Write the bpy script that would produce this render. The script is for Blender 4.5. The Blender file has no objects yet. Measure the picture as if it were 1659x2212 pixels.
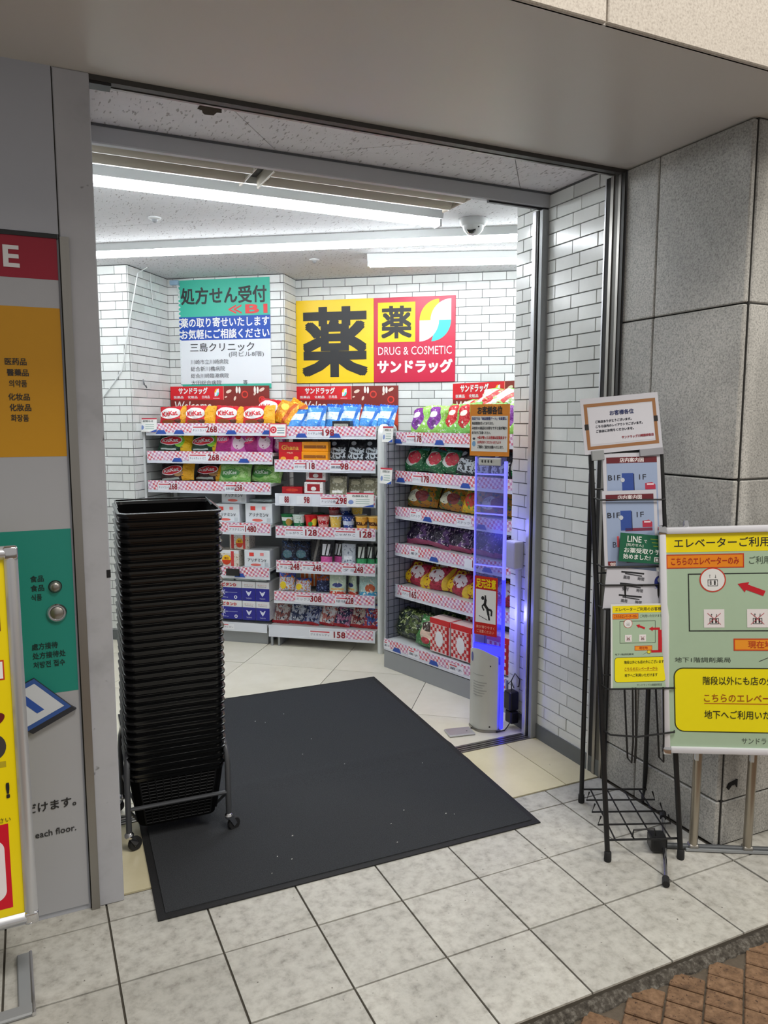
import bpy, bmesh, math, random
from mathutils import Matrix, Vector
random.seed(7)
R = math.radians
SC = bpy.context.scene
COL = SC.collection

# ------------------------------------------------------------------ camera, world, exterior light, exposure
cam_data = bpy.data.cameras.new('camera')
cam_data.sensor_fit = 'VERTICAL'
cam_data.sensor_height = 36.0
cam_data.sensor_width = 27.0
cam_data.lens = 36.0 * 1648.9 / 2212.0
cam_data.clip_start = 0.05
cam = bpy.data.objects.new('camera', cam_data)
COL.objects.link(cam)
cam.location = (-0.163, -2.433, 1.594)
cam.rotation_euler = (R(90 - 6.807), 0, R(-25.011))
SC.camera = cam

world = bpy.data.worlds.new('evening_street_sky')
SC.world = world
world.use_nodes = True
wn = world.node_tree.nodes
wn['Background'].inputs[0].default_value = (1.0, 0.97, 0.93, 1)
wn['Background'].inputs[1].default_value = 0.42

def area_light(name, loc, size, power, color, rot=(0, 0, 0), size_y=None):
    l = bpy.data.lights.new(name, 'AREA')
    l.energy = power
    l.color = color
    l.size = size
    if size_y:
        l.shape = 'RECTANGLE'
        l.size_y = size_y
    o = bpy.data.objects.new(name, l)
    o.location = loc
    o.rotation_euler = rot
    COL.objects.link(o)
    return o

# street lamps over the pavement in front of the shop
area_light('street_lamp_light', (0.9, -2.4, 4.9), 1.2, 112, (1.0, 0.96, 0.90), (R(10), 0, 0))
area_light('street_lamp_light', (4.5, -4.2, 4.6), 1.2, 110, (1.0, 0.93, 0.82), (R(25), 0, R(20)))

SC.view_settings.view_transform = 'Standard'
SC.view_settings.look = 'None'
SC.view_settings.exposure = 0.0
SC.view_settings.gamma = 1.0
SC.view_settings.use_curve_mapping = False
SC.cycles.adaptive_threshold = 0.03
SC.cycles.max_bounces = 6
SC.cycles.diffuse_bounces = 3
SC.cycles.glossy_bounces = 2
SC.cycles.transparent_max_bounces = 12
SC.cycles.caustics_reflective = False
SC.cycles.caustics_refractive = False

# ------------------------------------------------------------------ materials
def lin(c):
    out = []
    for v in c:
        v = v / 255.0
        out.append(v / 12.92 if v <= 0.04045 else ((v + 0.055) / 1.055) ** 2.4)
    return (out[0], out[1], out[2], 1.0)

MATS = {}
def pm(name, rgb, rough=0.5, metal=0.0, var=0.06, scale=20.0, bump=0.0, bscale=None, spec=0.5, stretch=None, emit=None, estr=0.0, detail=3.0):
    """plain procedural surface: noise-varied colour, optional fine relief"""
    if name in MATS:
        return MATS[name]
    m = bpy.data.materials.new(name)
    m.use_nodes = True
    nt = m.node_tree
    b = nt.nodes['Principled BSDF']
    c = lin(rgb)
    b.inputs['Roughness'].default_value = rough
    b.inputs['Metallic'].default_value = metal
    b.inputs['Specular IOR Level'].default_value = spec
    tc = nt.nodes.new('ShaderNodeTexCoord')
    mp = nt.nodes.new('ShaderNodeMapping')
    nt.links.new(tc.outputs['Object'], mp.inputs[0])
    if stretch:
        mp.inputs['Scale'].default_value = stretch
    nz = nt.nodes.new('ShaderNodeTexNoise')
    nz.inputs['Scale'].default_value = scale
    nz.inputs['Detail'].default_value = detail
    nt.links.new(mp.outputs[0], nz.inputs['Vector'])
    mx = nt.nodes.new('ShaderNodeMix')
    mx.data_type = 'RGBA'
    mx.inputs[6].default_value = tuple(max(0, v * (1 - var)) for v in c[:3]) + (1,)
    mx.inputs[7].default_value = tuple(min(1, v * (1 + var)) for v in c[:3]) + (1,)
    nt.links.new(nz.outputs[0], mx.inputs[0])
    nt.links.new(mx.outputs[2], b.inputs['Base Color'])
    if bump:
        n2 = nt.nodes.new('ShaderNodeTexNoise')
        n2.inputs['Scale'].default_value = bscale or scale * 4
        n2.inputs['Detail'].default_value = 4
        nt.links.new(mp.outputs[0], n2.inputs['Vector'])
        bp = nt.nodes.new('ShaderNodeBump')
        bp.inputs['Strength'].default_value = bump
        bp.inputs['Distance'].default_value = 0.004
        nt.links.new(n2.outputs[0], bp.inputs['Height'])
        nt.links.new(bp.outputs[0], b.inputs['Normal'])
    if emit:
        b.inputs['Emission Color'].default_value = lin(emit)
        b.inputs['Emission Strength'].default_value = estr
    MATS[name] = m
    return m

def mottled(name, cols, scale, rough=0.5, bump=0.1, bscale=60, detail=6, stops=None, spec=0.4, speck=None, streak=None, vein=None, vr=(0.93, 1.05)):
    """stone / stained surfaces: noise through a colour ramp, optional specks and object-random tone"""
    if name in MATS:
        return MATS[name]
    m = bpy.data.materials.new(name)
    m.use_nodes = True
    nt = m.node_tree
    L = nt.links.new
    b = nt.nodes['Principled BSDF']
    b.inputs['Roughness'].default_value = rough
    b.inputs['Specular IOR Level'].default_value = spec
    geo = nt.nodes.new('ShaderNodeNewGeometry')
    mp = nt.nodes.new('ShaderNodeMapping')
    if streak:
        mp.inputs['Scale'].default_value = streak
        mp.inputs['Rotation'].default_value = (0.5, 0.35, 0.2)
    L(geo.outputs['Position'], mp.inputs[0])
    nz = nt.nodes.new('ShaderNodeTexNoise')
    nz.inputs['Scale'].default_value = scale
    nz.inputs['Detail'].default_value = detail
    nz.inputs['Roughness'].default_value = 0.65
    L(mp.outputs[0], nz.inputs['Vector'])
    rp = nt.nodes.new('ShaderNodeValToRGB')
    n = len(cols)
    stops = stops or [0.3 + 0.4 * i / (n - 1) for i in range(n)]
    while len(rp.color_ramp.elements) < n:
        rp.color_ramp.elements.new(0.5)
    for e, s, c in zip(rp.color_ramp.elements, stops, cols):
        e.position = s
        e.color = lin(c)
    L(nz.outputs[0], rp.inputs[0])
    out = rp.outputs[0]
    if speck:
        sc, th, col = speck
        n3 = nt.nodes.new('ShaderNodeTexNoise')
        n3.inputs['Scale'].default_value = sc
        n3.inputs['Detail'].default_value = 2
        L(geo.outputs['Position'], n3.inputs['Vector'])
        mr = nt.nodes.new('ShaderNodeMapRange')
        mr.inputs['From Min'].default_value = th
        mr.inputs['From Max'].default_value = th + 0.06
        L(n3.outputs[0], mr.inputs[0])
        mx = nt.nodes.new('ShaderNodeMix')
        mx.data_type = 'RGBA'
        L(mr.outputs[0], mx.inputs[0])
        L(out, mx.inputs[6])
        mx.inputs[7].default_value = lin(col)
        out = mx.outputs[2]
    if vein:
        vs, lo, hi, st = vein
        mp2 = nt.nodes.new('ShaderNodeMapping')
        mp2.inputs['Rotation'].default_value = (R(38), R(-20), R(10))
        mp2.inputs['Scale'].default_value = st
        L(geo.outputs['Position'], mp2.inputs[0])
        n4 = nt.nodes.new('ShaderNodeTexNoise')
        n4.inputs['Scale'].default_value = vs
        n4.inputs['Detail'].default_value = 4
        n4.inputs['Distortion'].default_value = 0.6
        L(mp2.outputs[0], n4.inputs['Vector'])
        mr4 = nt.nodes.new('ShaderNodeMapRange')
        mr4.inputs['From Min'].default_value = 0.34
        mr4.inputs['From Max'].default_value = 0.58
        mr4.inputs['To Min'].default_value = lo
        mr4.inputs['To Max'].default_value = hi
        L(n4.outputs[0], mr4.inputs[0])
        hv = nt.nodes.new('ShaderNodeHueSaturation')
        L(mr4.outputs[0], hv.inputs['Value'])
        L(out, hv.inputs['Color'])
        out = hv.outputs[0]
    oi = nt.nodes.new('ShaderNodeObjectInfo')
    hs = nt.nodes.new('ShaderNodeHueSaturation')
    mv = nt.nodes.new('ShaderNodeMapRange')
    mv.inputs['To Min'].default_value = vr[0]
    mv.inputs['To Max'].default_value = vr[1]
    L(oi.outputs['Random'], mv.inputs[0])
    L(mv.outputs[0], hs.inputs['Value'])
    L(out, hs.inputs['Color'])
    L(hs.outputs[0], b.inputs['Base Color'])
    if bump:
        n2 = nt.nodes.new('ShaderNodeTexNoise')
        n2.inputs['Scale'].default_value = bscale
        n2.inputs['Detail'].default_value = 5
        L(geo.outputs['Position'], n2.inputs['Vector'])
        bp = nt.nodes.new('ShaderNodeBump')
        bp.inputs['Strength'].default_value = bump
        bp.inputs['Distance'].default_value = 0.004
        L(n2.outputs[0], bp.inputs['Height'])
        L(bp.outputs[0], b.inputs['Normal'])
    MATS[name] = m
    return m

def pack_mat(name, base, shapes=(), rough=0.24, spec=0.5, warp=0.02, bump=0.6):
    """printed packet: flat print (bands, ovals, blotches) over the packet's own extent"""
    if name in MATS:
        return MATS[name]
    m = bpy.data.materials.new(name)
    m.use_nodes = True
    nt = m.node_tree
    L = nt.links.new
    b = nt.nodes['Principled BSDF']
    b.inputs['Roughness'].default_value = rough
    b.inputs['Specular IOR Level'].default_value = spec
    tc = nt.nodes.new('ShaderNodeTexCoord')
    sep = nt.nodes.new('ShaderNodeSeparateXYZ')
    L(tc.outputs['Generated'], sep.inputs[0])
    def mth(op, a, c, d=None):
        n = nt.nodes.new('ShaderNodeMath')
        n.operation = op
        for i, v in enumerate((a, c, d)):
            if v is None:
                continue
            if isinstance(v, (int, float)):
                n.inputs[i].default_value = v
            else:
                L(v, n.inputs[i])
        return n.outputs[0]
    X, Z = sep.outputs['X'], sep.outputs['Z']
    cur = None
    rgb = nt.nodes.new('ShaderNodeRGB')
    rgb.outputs[0].default_value = lin(base)
    cur = rgb.outputs[0]
    for s in shapes:
        if s[0] == 'r':
            _, x0, x1, z0, z1, col = s
            k = mth('MULTIPLY', mth('GREATER_THAN', X, x0), mth('LESS_THAN', X, x1))
            k = mth('MULTIPLY', k, mth('MULTIPLY', mth('GREATER_THAN', Z, z0), mth('LESS_THAN', Z, z1)))
        elif s[0] == 'e':
            _, cx, cz, rx, rz, col = s
            dx = mth('DIVIDE', mth('SUBTRACT', X, cx), rx)
            dz = mth('DIVIDE', mth('SUBTRACT', Z, cz), rz)
            k = mth('LESS_THAN', mth('ADD', mth('MULTIPLY', dx, dx), mth('MULTIPLY', dz, dz)), 1.0)
        elif s[0] == 'd':   # slanted band: x > x0 + slope*z and < x1 + slope*z
            _, x0, x1, sl, col = s
            q = mth('SUBTRACT', X, mth('MULTIPLY', Z, sl))
            k = mth('MULTIPLY', mth('GREATER_THAN', q, x0), mth('LESS_THAN', q, x1))
        else:               # 'n' blotches
            _, sc, th, col = s
            n = nt.nodes.new('ShaderNodeTexNoise')
            n.inputs['Scale'].default_value = sc
            n.inputs['Detail'].default_value = 2
            L(tc.outputs['Generated'], n.inputs['Vector'])
            k = mth('GREATER_THAN', n.outputs[0], th)
        mx = nt.nodes.new('ShaderNodeMix')
        mx.data_type = 'RGBA'
        L(k, mx.inputs[0])
        L(cur, mx.inputs[6])
        mx.inputs[7].default_value = lin(col)
        cur = mx.outputs[2]
    L(cur, b.inputs['Base Color'])
    if bump:
        n2 = nt.nodes.new('ShaderNodeTexNoise')
        n2.inputs['Scale'].default_value = 9
        n2.inputs['Detail'].default_value = 3
        L(tc.outputs['Generated'], n2.inputs['Vector'])
        bp = nt.nodes.new('ShaderNodeBump')
        bp.inputs['Strength'].default_value = bump
        bp.inputs['Distance'].default_value = 0.02
        L(n2.outputs[0], bp.inputs['Height'])
        L(bp.outputs[0], b.inputs['Normal'])
    MATS[name] = m
    return m

def ink(rgb, rough=0.45):
    n = 'ink_%02x%02x%02x' % tuple(int(v) for v in rgb)
    return pm(n, rgb, rough, var=0.02, scale=40)

# ------------------------------------------------------------------ mesh building
class MB:
    def __init__(self):
        self.v = []; self.f = []; self.mi = []
    def add(self, vs, fs, mi=0, M=None):
        o = len(self.v)
        if M is not None:
            vs = [M @ Vector(p) for p in vs]
        self.v.extend([tuple(p) for p in vs])
        self.f.extend([tuple(i + o for i in f) for f in fs])
        self.mi.extend([mi] * len(fs))
        return self
    def box(self, x0, y0, z0, x1, y1, z1, mi=0, M=None):
        vs = [(x0, y0, z0), (x1, y0, z0), (x1, y1, z0), (x0, y1, z0), (x0, y0, z1), (x1, y0, z1), (x1, y1, z1), (x0, y1, z1)]
        fs = [(0, 3, 2, 1), (4, 5, 6, 7), (0, 1, 5, 4), (1, 2, 6, 5), (2, 3, 7, 6), (3, 0, 4, 7)]
        return self.add(vs, fs, mi, M)
    def rbox(self, x0, y0, z0, x1, y1, z1, b, mi=0, M=None, seg=1):
        bm = bmesh.new()
        bmesh.ops.create_cube(bm, size=1)
        for v in bm.verts:
            v.co = Vector((x0 + (v.co.x + .5) * (x1 - x0), y0 + (v.co.y + .5) * (y1 - y0), z0 + (v.co.z + .5) * (z1 - z0)))
        bmesh.ops.bevel(bm, geom=bm.edges[:], offset=b, segments=seg, profile=0.5, affect='EDGES')
        bm.verts.index_update()
        vs = [tuple(v.co) for v in bm.verts]
        fs = [tuple(v.index for v in f.verts) for f in bm.faces]
        bm.free()
        return self.add(vs, fs, mi, M)
    def tube(self, pts, r, n=8, closed=False, mi=0, caps=True, M=None):
        pts = [Vector(p) for p in pts]
        N = len(pts)
        rs = r if isinstance(r, (list, tuple)) else [r] * N
        up = None
        vs = []
        for i, p in enumerate(pts):
            if closed:
                d = pts[(i + 1) % N] - pts[i - 1]
            else:
                d = pts[min(i + 1, N - 1)] - pts[max(i - 1, 0)]
            d.normalize()
            if up is None:
                up = Vector((0, 0, 1)) if abs(d.z) < 0.9 else Vector((1, 0, 0))
            a = d.cross(up)
            if a.length < 1e-5:
                a = d.cross(Vector((0, 1, 0)))
            a.normalize()
            up = a.cross(d)
            for k in range(n):
                t = 2 * math.pi * k / n
                vs.append(p + (a * math.cos(t) + up * math.sin(t)) * rs[i])
        fs = []
        for i in range(N if closed else N - 1):
            j = (i + 1) % N
            for k in range(n):
                k2 = (k + 1) % n
                fs.append((i * n + k, i * n + k2, j * n + k2, j * n + k))
        if caps and not closed:
            fs.append(tuple(range(n - 1, -1, -1)))
            fs.append(tuple((N - 1) * n + k for k in range(n)))
        return self.add(vs, fs, mi, M)
    def cyl(self, p0, p1, r, n=16, mi=0, r2=None, M=None):
        return self.tube([p0, p1], [r, r if r2 is None else r2], n, mi=mi, M=M)
    def lathe(self, prof, n=20, mi=0, M=None, axis='z'):
        vs, fs = [], []
        for (r, h) in prof:
            for k in range(n):
                t = 2 * math.pi * k / n
                if axis == 'z':
                    vs.append((r * math.cos(t), r * math.sin(t), h))
                else:
                    vs.append((r * math.cos(t), -h, r * math.sin(t)))
        for i in range(len(prof) - 1):
            for k in range(n):
                k2 = (k + 1) % n
                fs.append((i * n + k, i * n + k2, (i + 1) * n + k2, (i + 1) * n + k))
        fs.append(tuple(range(n - 1, -1, -1)))
        fs.append(tuple((len(prof) - 1) * n + k for k in range(n)))
        return self.add(vs, fs, mi, M)
    def prism(self, poly, z0, z1, mi=0, M=None):
        n = len(poly)
        vs = [(p[0], p[1], z0) for p in poly] + [(p[0], p[1], z1) for p in poly]
        fs = [tuple(range(n - 1, -1, -1)), tuple(range(n, 2 * n))]
        fs += [(i, (i + 1) % n, n + (i + 1) % n, n + i) for i in range(n)]
        return self.add(vs, fs, mi, M)
    def mesh(self, name, mats, smooth=False):
        me = bpy.data.meshes.new(name)
        me.from_pydata(self.v, [], self.f)
        for m in (mats if isinstance(mats, (list, tuple)) else [mats]):
            me.materials.append(m)
        if any(self.mi):
            me.polygons.foreach_set('material_index', self.mi)
        if smooth:
            me.polygons.foreach_set('use_smooth', [True] * len(me.polygons))
            try:
                me.set_sharp_from_angle(angle=R(40))
            except Exception:
                pass
        me.update()
        return me
    def build(self, name, mats, parent=None, smooth=False):
        return link(name, self.mesh(name, mats, smooth), parent)

def link(name, data, parent=None):
    o = bpy.data.objects.new(name, data)
    COL.objects.link(o)
    if parent is not None:
        o.parent = parent
    return o

def tag(o, label=None, cat=None, group=None, kind=None):
    if label: o['label'] = label
    if cat: o['category'] = cat
    if group: o['group'] = group
    if kind: o['kind'] = kind
    return o

def thing(name, label, cat, loc=(0, 0, 0), rz=0, group=None, rx=0, ry=0):
    o = link(name, None)
    o.location = loc
    o.rotation_euler = (rx, ry, rz)
    o.empty_display_size = 0.05
    return tag(o, label, cat, group)

def struct(o):
    o['kind'] = 'structure'
    return o

def copy_tree(o):
    c = o.copy()
    COL.objects.link(c)
    for ch in list(o.children):
        d = ch.copy(); COL.objects.link(d); d.parent = c
        for g in list(ch.children):
            e = g.copy(); COL.objects.link(e); e.parent = d
    return c

# ------------------------------------------------------------------ lettering
_tsc = bpy.data.scenes.new('lettering_workshop')
_tc = bpy.data.curves.new('lettering_source', 'FONT')
_to = bpy.data.objects.new('lettering_source', _tc)
_tsc.collection.objects.link(_to)
_tc.resolution_u = 2
_tcache = {}
def glyphs(s, bold=0.0):
    """outline of a line of lettering; heavier strokes are built from shifted copies"""
    k = (s, bold)
    if k not in _tcache:
        _tc.body = s
        vl = _tsc.view_layers[0]
        vl.update()
        me = _to.evaluated_get(vl.depsgraph).to_mesh()
        vs = [(v.co.x, v.co.y) for v in me.vertices]
        fs = [tuple(p.vertices) for p in me.polygons]
        _to.evaluated_get(vl.depsgraph).to_mesh_clear()
        if not vs:
            vs, fs = [(0, 0), (.001, 0), (0, .001)], [(0, 1, 2)]
        if bold > 0:
            n = len(vs); V, F = [], []
            dirs = 8 if bold >= .028 else 4
            for q in range(dirs):
                dx, dy = ((.8, .8), (-.8, .8), (-.8, -.8), (.8, -.8), (.8, 0), (-.8, 0), (0, .8), (0, -.8))[q]
                V += [(x + bold * dx, y + bold * dy, q * 6e-5) for x, y in vs]
                F += [tuple(i + q * n for i in f) for f in fs]
            vs, fs = V, F
        else:
            vs = [(x, y, 0.0) for x, y in vs]
        xs = [v[0] for v in vs]; ys = [v[1] for v in vs]
        _tcache[k] = (vs, fs, min(xs), max(xs), min(ys), max(ys))
    return _tcache[k]

class Print:
    """flat print laid on a surface: drawn in x (right) / z (up), facing -y; each layer a hair proud of the last"""
    def __init__(self, surf=None, y=0.0, eps=0.0006):
        self.g = MB(); self.t = MB(); self.gm = []; self.tm = []
        self.surf = surf; self.y = y; self.eps = eps; self.n = 0; self.clip = None
    def _mi(self, lst, m):
        if m not in lst:
            lst.append(m)
        return lst.index(m)
    def _y(self, x, z, lay):
        b = self.surf(x, z) if self.surf else self.y
        return b - self.eps * lay
    def poly(self, pts, m, lay=1):
        if isinstance(m, tuple): m = ink(m)
        if self.clip:
            if area(pts) < 0: pts = pts[::-1]
            pts = clip(pts, self.clip)
            if len(pts) < 3: return self
        self.g.add([(x, self._y(x, z, lay), z) for x, z in pts], [tuple(range(len(pts)))], self._mi(self.gm, m))
        return self
    def rect(self, x0, z0, x1, z1, m, lay=1, n=1):
        if isinstance(m, tuple): m = ink(m)
        vs, fs = [], []
        for j in range(n + 1):
            for i in range(n + 1):
                x = x0 + (x1 - x0) * i / n; z = z0 + (z1 - z0) * j / n
                vs.append((x, self._y(x, z, lay), z))
        for j in range(n):
            for i in range(n):
                a = j * (n + 1) + i
                fs.append((a, a + 1, a + n + 2, a + n + 1))
        self.g.add(vs, fs, self._mi(self.gm, m))
        return self
    def frame(self, x0, z0, x1, z1, w, m, lay=1):
        self.rect(x0, z0, x1, z0 + w, m, lay); self.rect(x0, z1 - w, x1, z1, m, lay)
        self.rect(x0, z0 + w, x0 + w, z1 - w, m, lay); self.rect(x1 - w, z0 + w, x1, z1 - w, m, lay)
        return self
    def oval(self, cx, cz, rx, rz, m, lay=1, n=24, rot=0.0, rings=2):
        if isinstance(m, tuple): m = ink(m)
        c, s = math.cos(rot), math.sin(rot)
        if self.clip:
            pts = [(rx * math.cos(2 * math.pi * k / n), rz * math.sin(2 * math.pi * k / n)) for k in range(n)]
            return self.poly([(cx + a * c - b * s, cz + a * s + b * c) for a, b in pts], m, lay)
        vs = [(cx, self._y(cx, cz, lay), cz)]; fs = []
        for r in range(1, rings + 1):
            for k in range(n):
                t = 2 * math.pi * k / n
                a = rx * r / rings * math.cos(t); b = rz * r / rings * math.sin(t)
                x = cx + a * c - b * s; z = cz + a * s + b * c
                vs.append((x, self._y(x, z, lay), z))
        for k in range(n):
            fs.append((0, 1 + k, 1 + (k + 1) % n))
        for r in range(1, rings):
            o = 1 + (r - 1) * n; o2 = o + n
            for k in range(n):
                fs.append((o + k, o2 + k, o2 + (k + 1) % n, o + (k + 1) % n))
        self.g.add(vs, fs, self._mi(self.gm, m))
        return self
    def ring(self, cx, cz, r0, r1, m, lay=1, n=28):
        if isinstance(m, tuple): m = ink(m)
        vs, fs = [], []
        for k in range(n):
            t = 2 * math.pi * k / n
            for r in (r0, r1):
                x, z = cx + r * math.cos(t), cz + r * math.sin(t)
                vs.append((x, self._y(x, z, lay), z))
        for k in range(n):
            a, b = 2 * k, 2 * ((k + 1) % n)
            fs.append((a, a + 1, b + 1, b))
        self.g.add(vs, fs, self._mi(self.gm, m))
        return self
    def line(self, x0, z0, x1, z1, w, m, lay=1):
        d = Vector((x1 - x0, z1 - z0)).normalized() * (w / 2)
        return self.poly([(x0 + d.y, z0 - d.x), (x1 + d.y, z1 - d.x), (x1 - d.y, z1 + d.x), (x0 - d.y, z0 + d.x)], m, lay)
    def text(self, s, x, z, h, m, w=None, align='l', bold=0.0, lay=3, rot=0.0, shear=0.0):
        """h: height of the lettering, z: its foot; w: squeeze to this width"""
        if isinstance(m, tuple): m = ink(m)
        vs, fs, x0, x1, y0, y1 = glyphs(s, bold)
        sy = h / (y1 - y0); sx = sy if w is None else w / (x1 - x0)
        W = (x1 - x0) * sx
        ox = x if align == 'l' else (x - W if align == 'r' else x - W / 2)
        c, sn = math.cos(rot), math.sin(rot)
        out = []
        for (px, py, pd) in vs:
            a = ox + (px - x0) * sx - x; b = (py - y0) * sy
            a += b * shear
            X = x + a * c - b * sn; Z = z + a * sn + b * c
            out.append((X, self._y(X, Z, lay) - pd, Z))
        self.t.add(out, fs, self._mi(self.tm, m))
        return self
    def build(self, parent, gname='printed_graphic', tname='lettering', fine=True):
        """fine: small print that cannot be picked apart piece by piece"""
        for mb, nm, ms in ((self.g, gname, self.gm), (self.t, tname, self.tm)):
            if mb.f:
                o = mb.build(nm, ms, parent)
                if fine: o['kind'] = 'stuff'
        return parent

# ------------------------------------------------------------------ shared surfaces
WHITE = (240, 240, 238); BLACK = (22, 22, 24)
m_alu = pm('brushed_aluminium', (206, 207, 211), 0.30, 0.7, 0.05, 60, stretch=(1, 1, 0.05))
m_steel = pm('satin_steel', (150, 147, 142), 0.35, 0.85, 0.12, 30, stretch=(1, 1, 0.04))
m_chrome = pm('chrome', (215, 215, 218), 0.14, 1.0, 0.0)
m_blackpl = pm('black_plastic', (20, 20, 22), 0.38, 0, 0.15, 30)
m_rubber = pm('black_rubber', (24, 24, 26), 0.7, 0, 0.2, 60, bump=0.2)
m_whitemetal = pm('white_enamel_metal', (214, 217, 216), 0.4, 0.0, 0.03, 8)
m_greymetal = pm('grey_enamel_metal', (150, 153, 155), 0.42, 0.1, 0.05, 10)
m_darkgrey = pm('dark_grey_frame', (92, 95, 98), 0.4, 0.35, 0.06, 20)
m_cream = pm('off_white_plastic', (205, 205, 198), 0.45, 0, 0.04, 14)
m_glow = pm('lamp_diffuser', (255, 255, 255), 0.5, emit=(246, 251, 255), estr=34.0)

# frames: the back of the shop is set 38 degrees off the street front
TA = R(-38)
TX = Vector((math.cos(TA), math.sin(TA), 0)); NX = Vector((-math.sin(TA), math.cos(TA), 0))
def Lp(s, w, z=0.0):
    return TX * s + NX * w + Vector((0, 0, z))

# ================================================================== STRUCTURE
m_brick = mottled('glazed_white_brick', [(214, 217, 214), (232, 234, 231)], 3.0, rough=0.2, bump=0.04, bscale=25, spec=0.5, vr=(0.88, 1.05))
m_grout = pm('dark_grout', (96, 97, 98), 0.85, 0, 0.1, 60)
m_base = pm('grey_skirting', (96, 100, 101), 0.5, 0, 0.08, 20)
BW, BH, JT = 0.172, 0.06, 0.0028
_bk = {}
def brick_mesh(l, h):
    k = (round(l, 3), round(h, 3))
    if k not in _bk:
        mb = MB()
        x0, x1, z0, z1, b, y = JT / 2, l - JT / 2, JT / 2, h - JT / 2, 0.0016, -0.005
        vs = [(x0, 0, z0), (x1, 0, z0), (x1, 0, z1), (x0, 0, z1), (x0 + b, y, z0 + b), (x1 - b, y, z0 + b), (x1 - b, y, z1 - b), (x0 + b, y, z1 - b)]
        fs = [(4, 5, 6, 7), (0, 1, 5, 4), (1, 2, 6, 5), (2, 3, 7, 6), (3, 0, 4, 7)]
        mb.add(vs, fs)
        _bk[k] = mb.mesh('brick', m_brick)
    return _bk[k]

def brick_wall(name, origin, rz, length, z0, z1, ztop, offs, show, thick=0.10, skirting=0.0):
    """wall seen from local -y; bricks laid in courses counted down from ztop; show(x, z) tells which are in view"""
    mb = MB().box(0, 0, z0, length, thick, z1)
    w = struct(mb.build(name, m_grout))
    w.location = (origin[0], origin[1], 0)
    w.rotation_euler = (0, 0, rz)
    rest = MB()
    k = 0
    while True:
        a1 = ztop - k * BH; a0 = a1 - BH
        if a1 <= z0 + 0.004:
            break
        c0, c1 = max(a0, z0), min(a1, z1)
        off = offs[k % 2] - BW
        x = off
        while x < length:
            xa, xb = max(x, 0), min(x + BW, length)
            if xb - xa > 0.012 and c1 - c0 > 0.01:
                me = brick_mesh(xb - xa, c1 - c0)
                if show((xa + xb) / 2, (c0 + c1) / 2):
                    o = link('brick', me, w)
                    o.location = (xa, -random.uniform(0, 0.0008), c0)
                    o.rotation_euler = (random.uniform(-.02, .02), 0, random.uniform(-.012, .012))
                else:
                    rest.add([(v.co.x + xa, v.co.y, v.co.z + c0) for v in me.vertices], [tuple(p.vertices) for p in me.polygons])
            x += BW
        k += 1
    if rest.f:
        tag(rest.build('bricks', m_brick, w), kind='stuff')
    if skirting:
        MB().box(0, -0.012, 0, length, 0.0, skirting).build('skirting', m_base, w)
    return w

# vestibule side wall, short return inside the door, and the angled rear walls
brick_wall('wall_right', (2.11, 0.62), R(-90), 0.50, 0.0, 2.68, 2.64, (0.023, 0.077), lambda x, z: z > 0.05, skirting=0.075)
brick_wall('wall_right_return', (2.11, 0.86), R(-90), 0.20, 0.0, 2.68, 2.66, (0.115, 0.06), lambda x, z: z > 0.05, thick=0.12, skirting=0.075)
LW = 2.862; CWl = 3.42; EW = 3.68
def rear(name, s0, s1, w, show, **k):
    o = Lp(s0, w)
    return brick_wall(name, (o.x, o.y), TA, s1 - s0, 0.0, 2.70, 2.66, (0.05, 0.105), show, **k)
rear('wall_rear_left', -2.75, -1.575, LW, lambda x, z: x > 0.86 and z > 0.06, skirting=0.075)
rear('wall_rear_alcove', -1.575, -0.64, CWl, lambda x, z: z > 1.45)
rear('wall_rear', -0.64, 2.6, EW, lambda x, z: z > 1.38 and x < 1.95)
o = Lp(-1.575, LW); brick_wall('wall_alcove_left', (o.x, o.y), TA + R(90), CWl - LW, 0.0, 2.70, 2.66, (0.03, 0.085), lambda x, z: z > 0.6)
o = Lp(-0.64, CWl); brick_wall('wall_alcove_right', (o.x, o.y), TA + R(90), EW - CWl, 0.0, 2.70, 2.66, (0.06, 0.115), lambda x, z: z > 1.38)
m_plain = pm('plain_white_wall', (222, 224, 222), 0.6, 0, 0.03, 3)
struct(MB().box(-0.75, 0.70, 0, -0.65, 4.6, 2.7).build('wall_left', m_plain))
struct(MB().box(3.40, 0.86, 0, 3.50, 2.3, 2.7).build('wall_far_right', m_plain))
struct(MB().box(2.23, 0.76, 0, 3.50, 0.86, 2.7).build('wall_front_right', m_plain))

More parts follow.
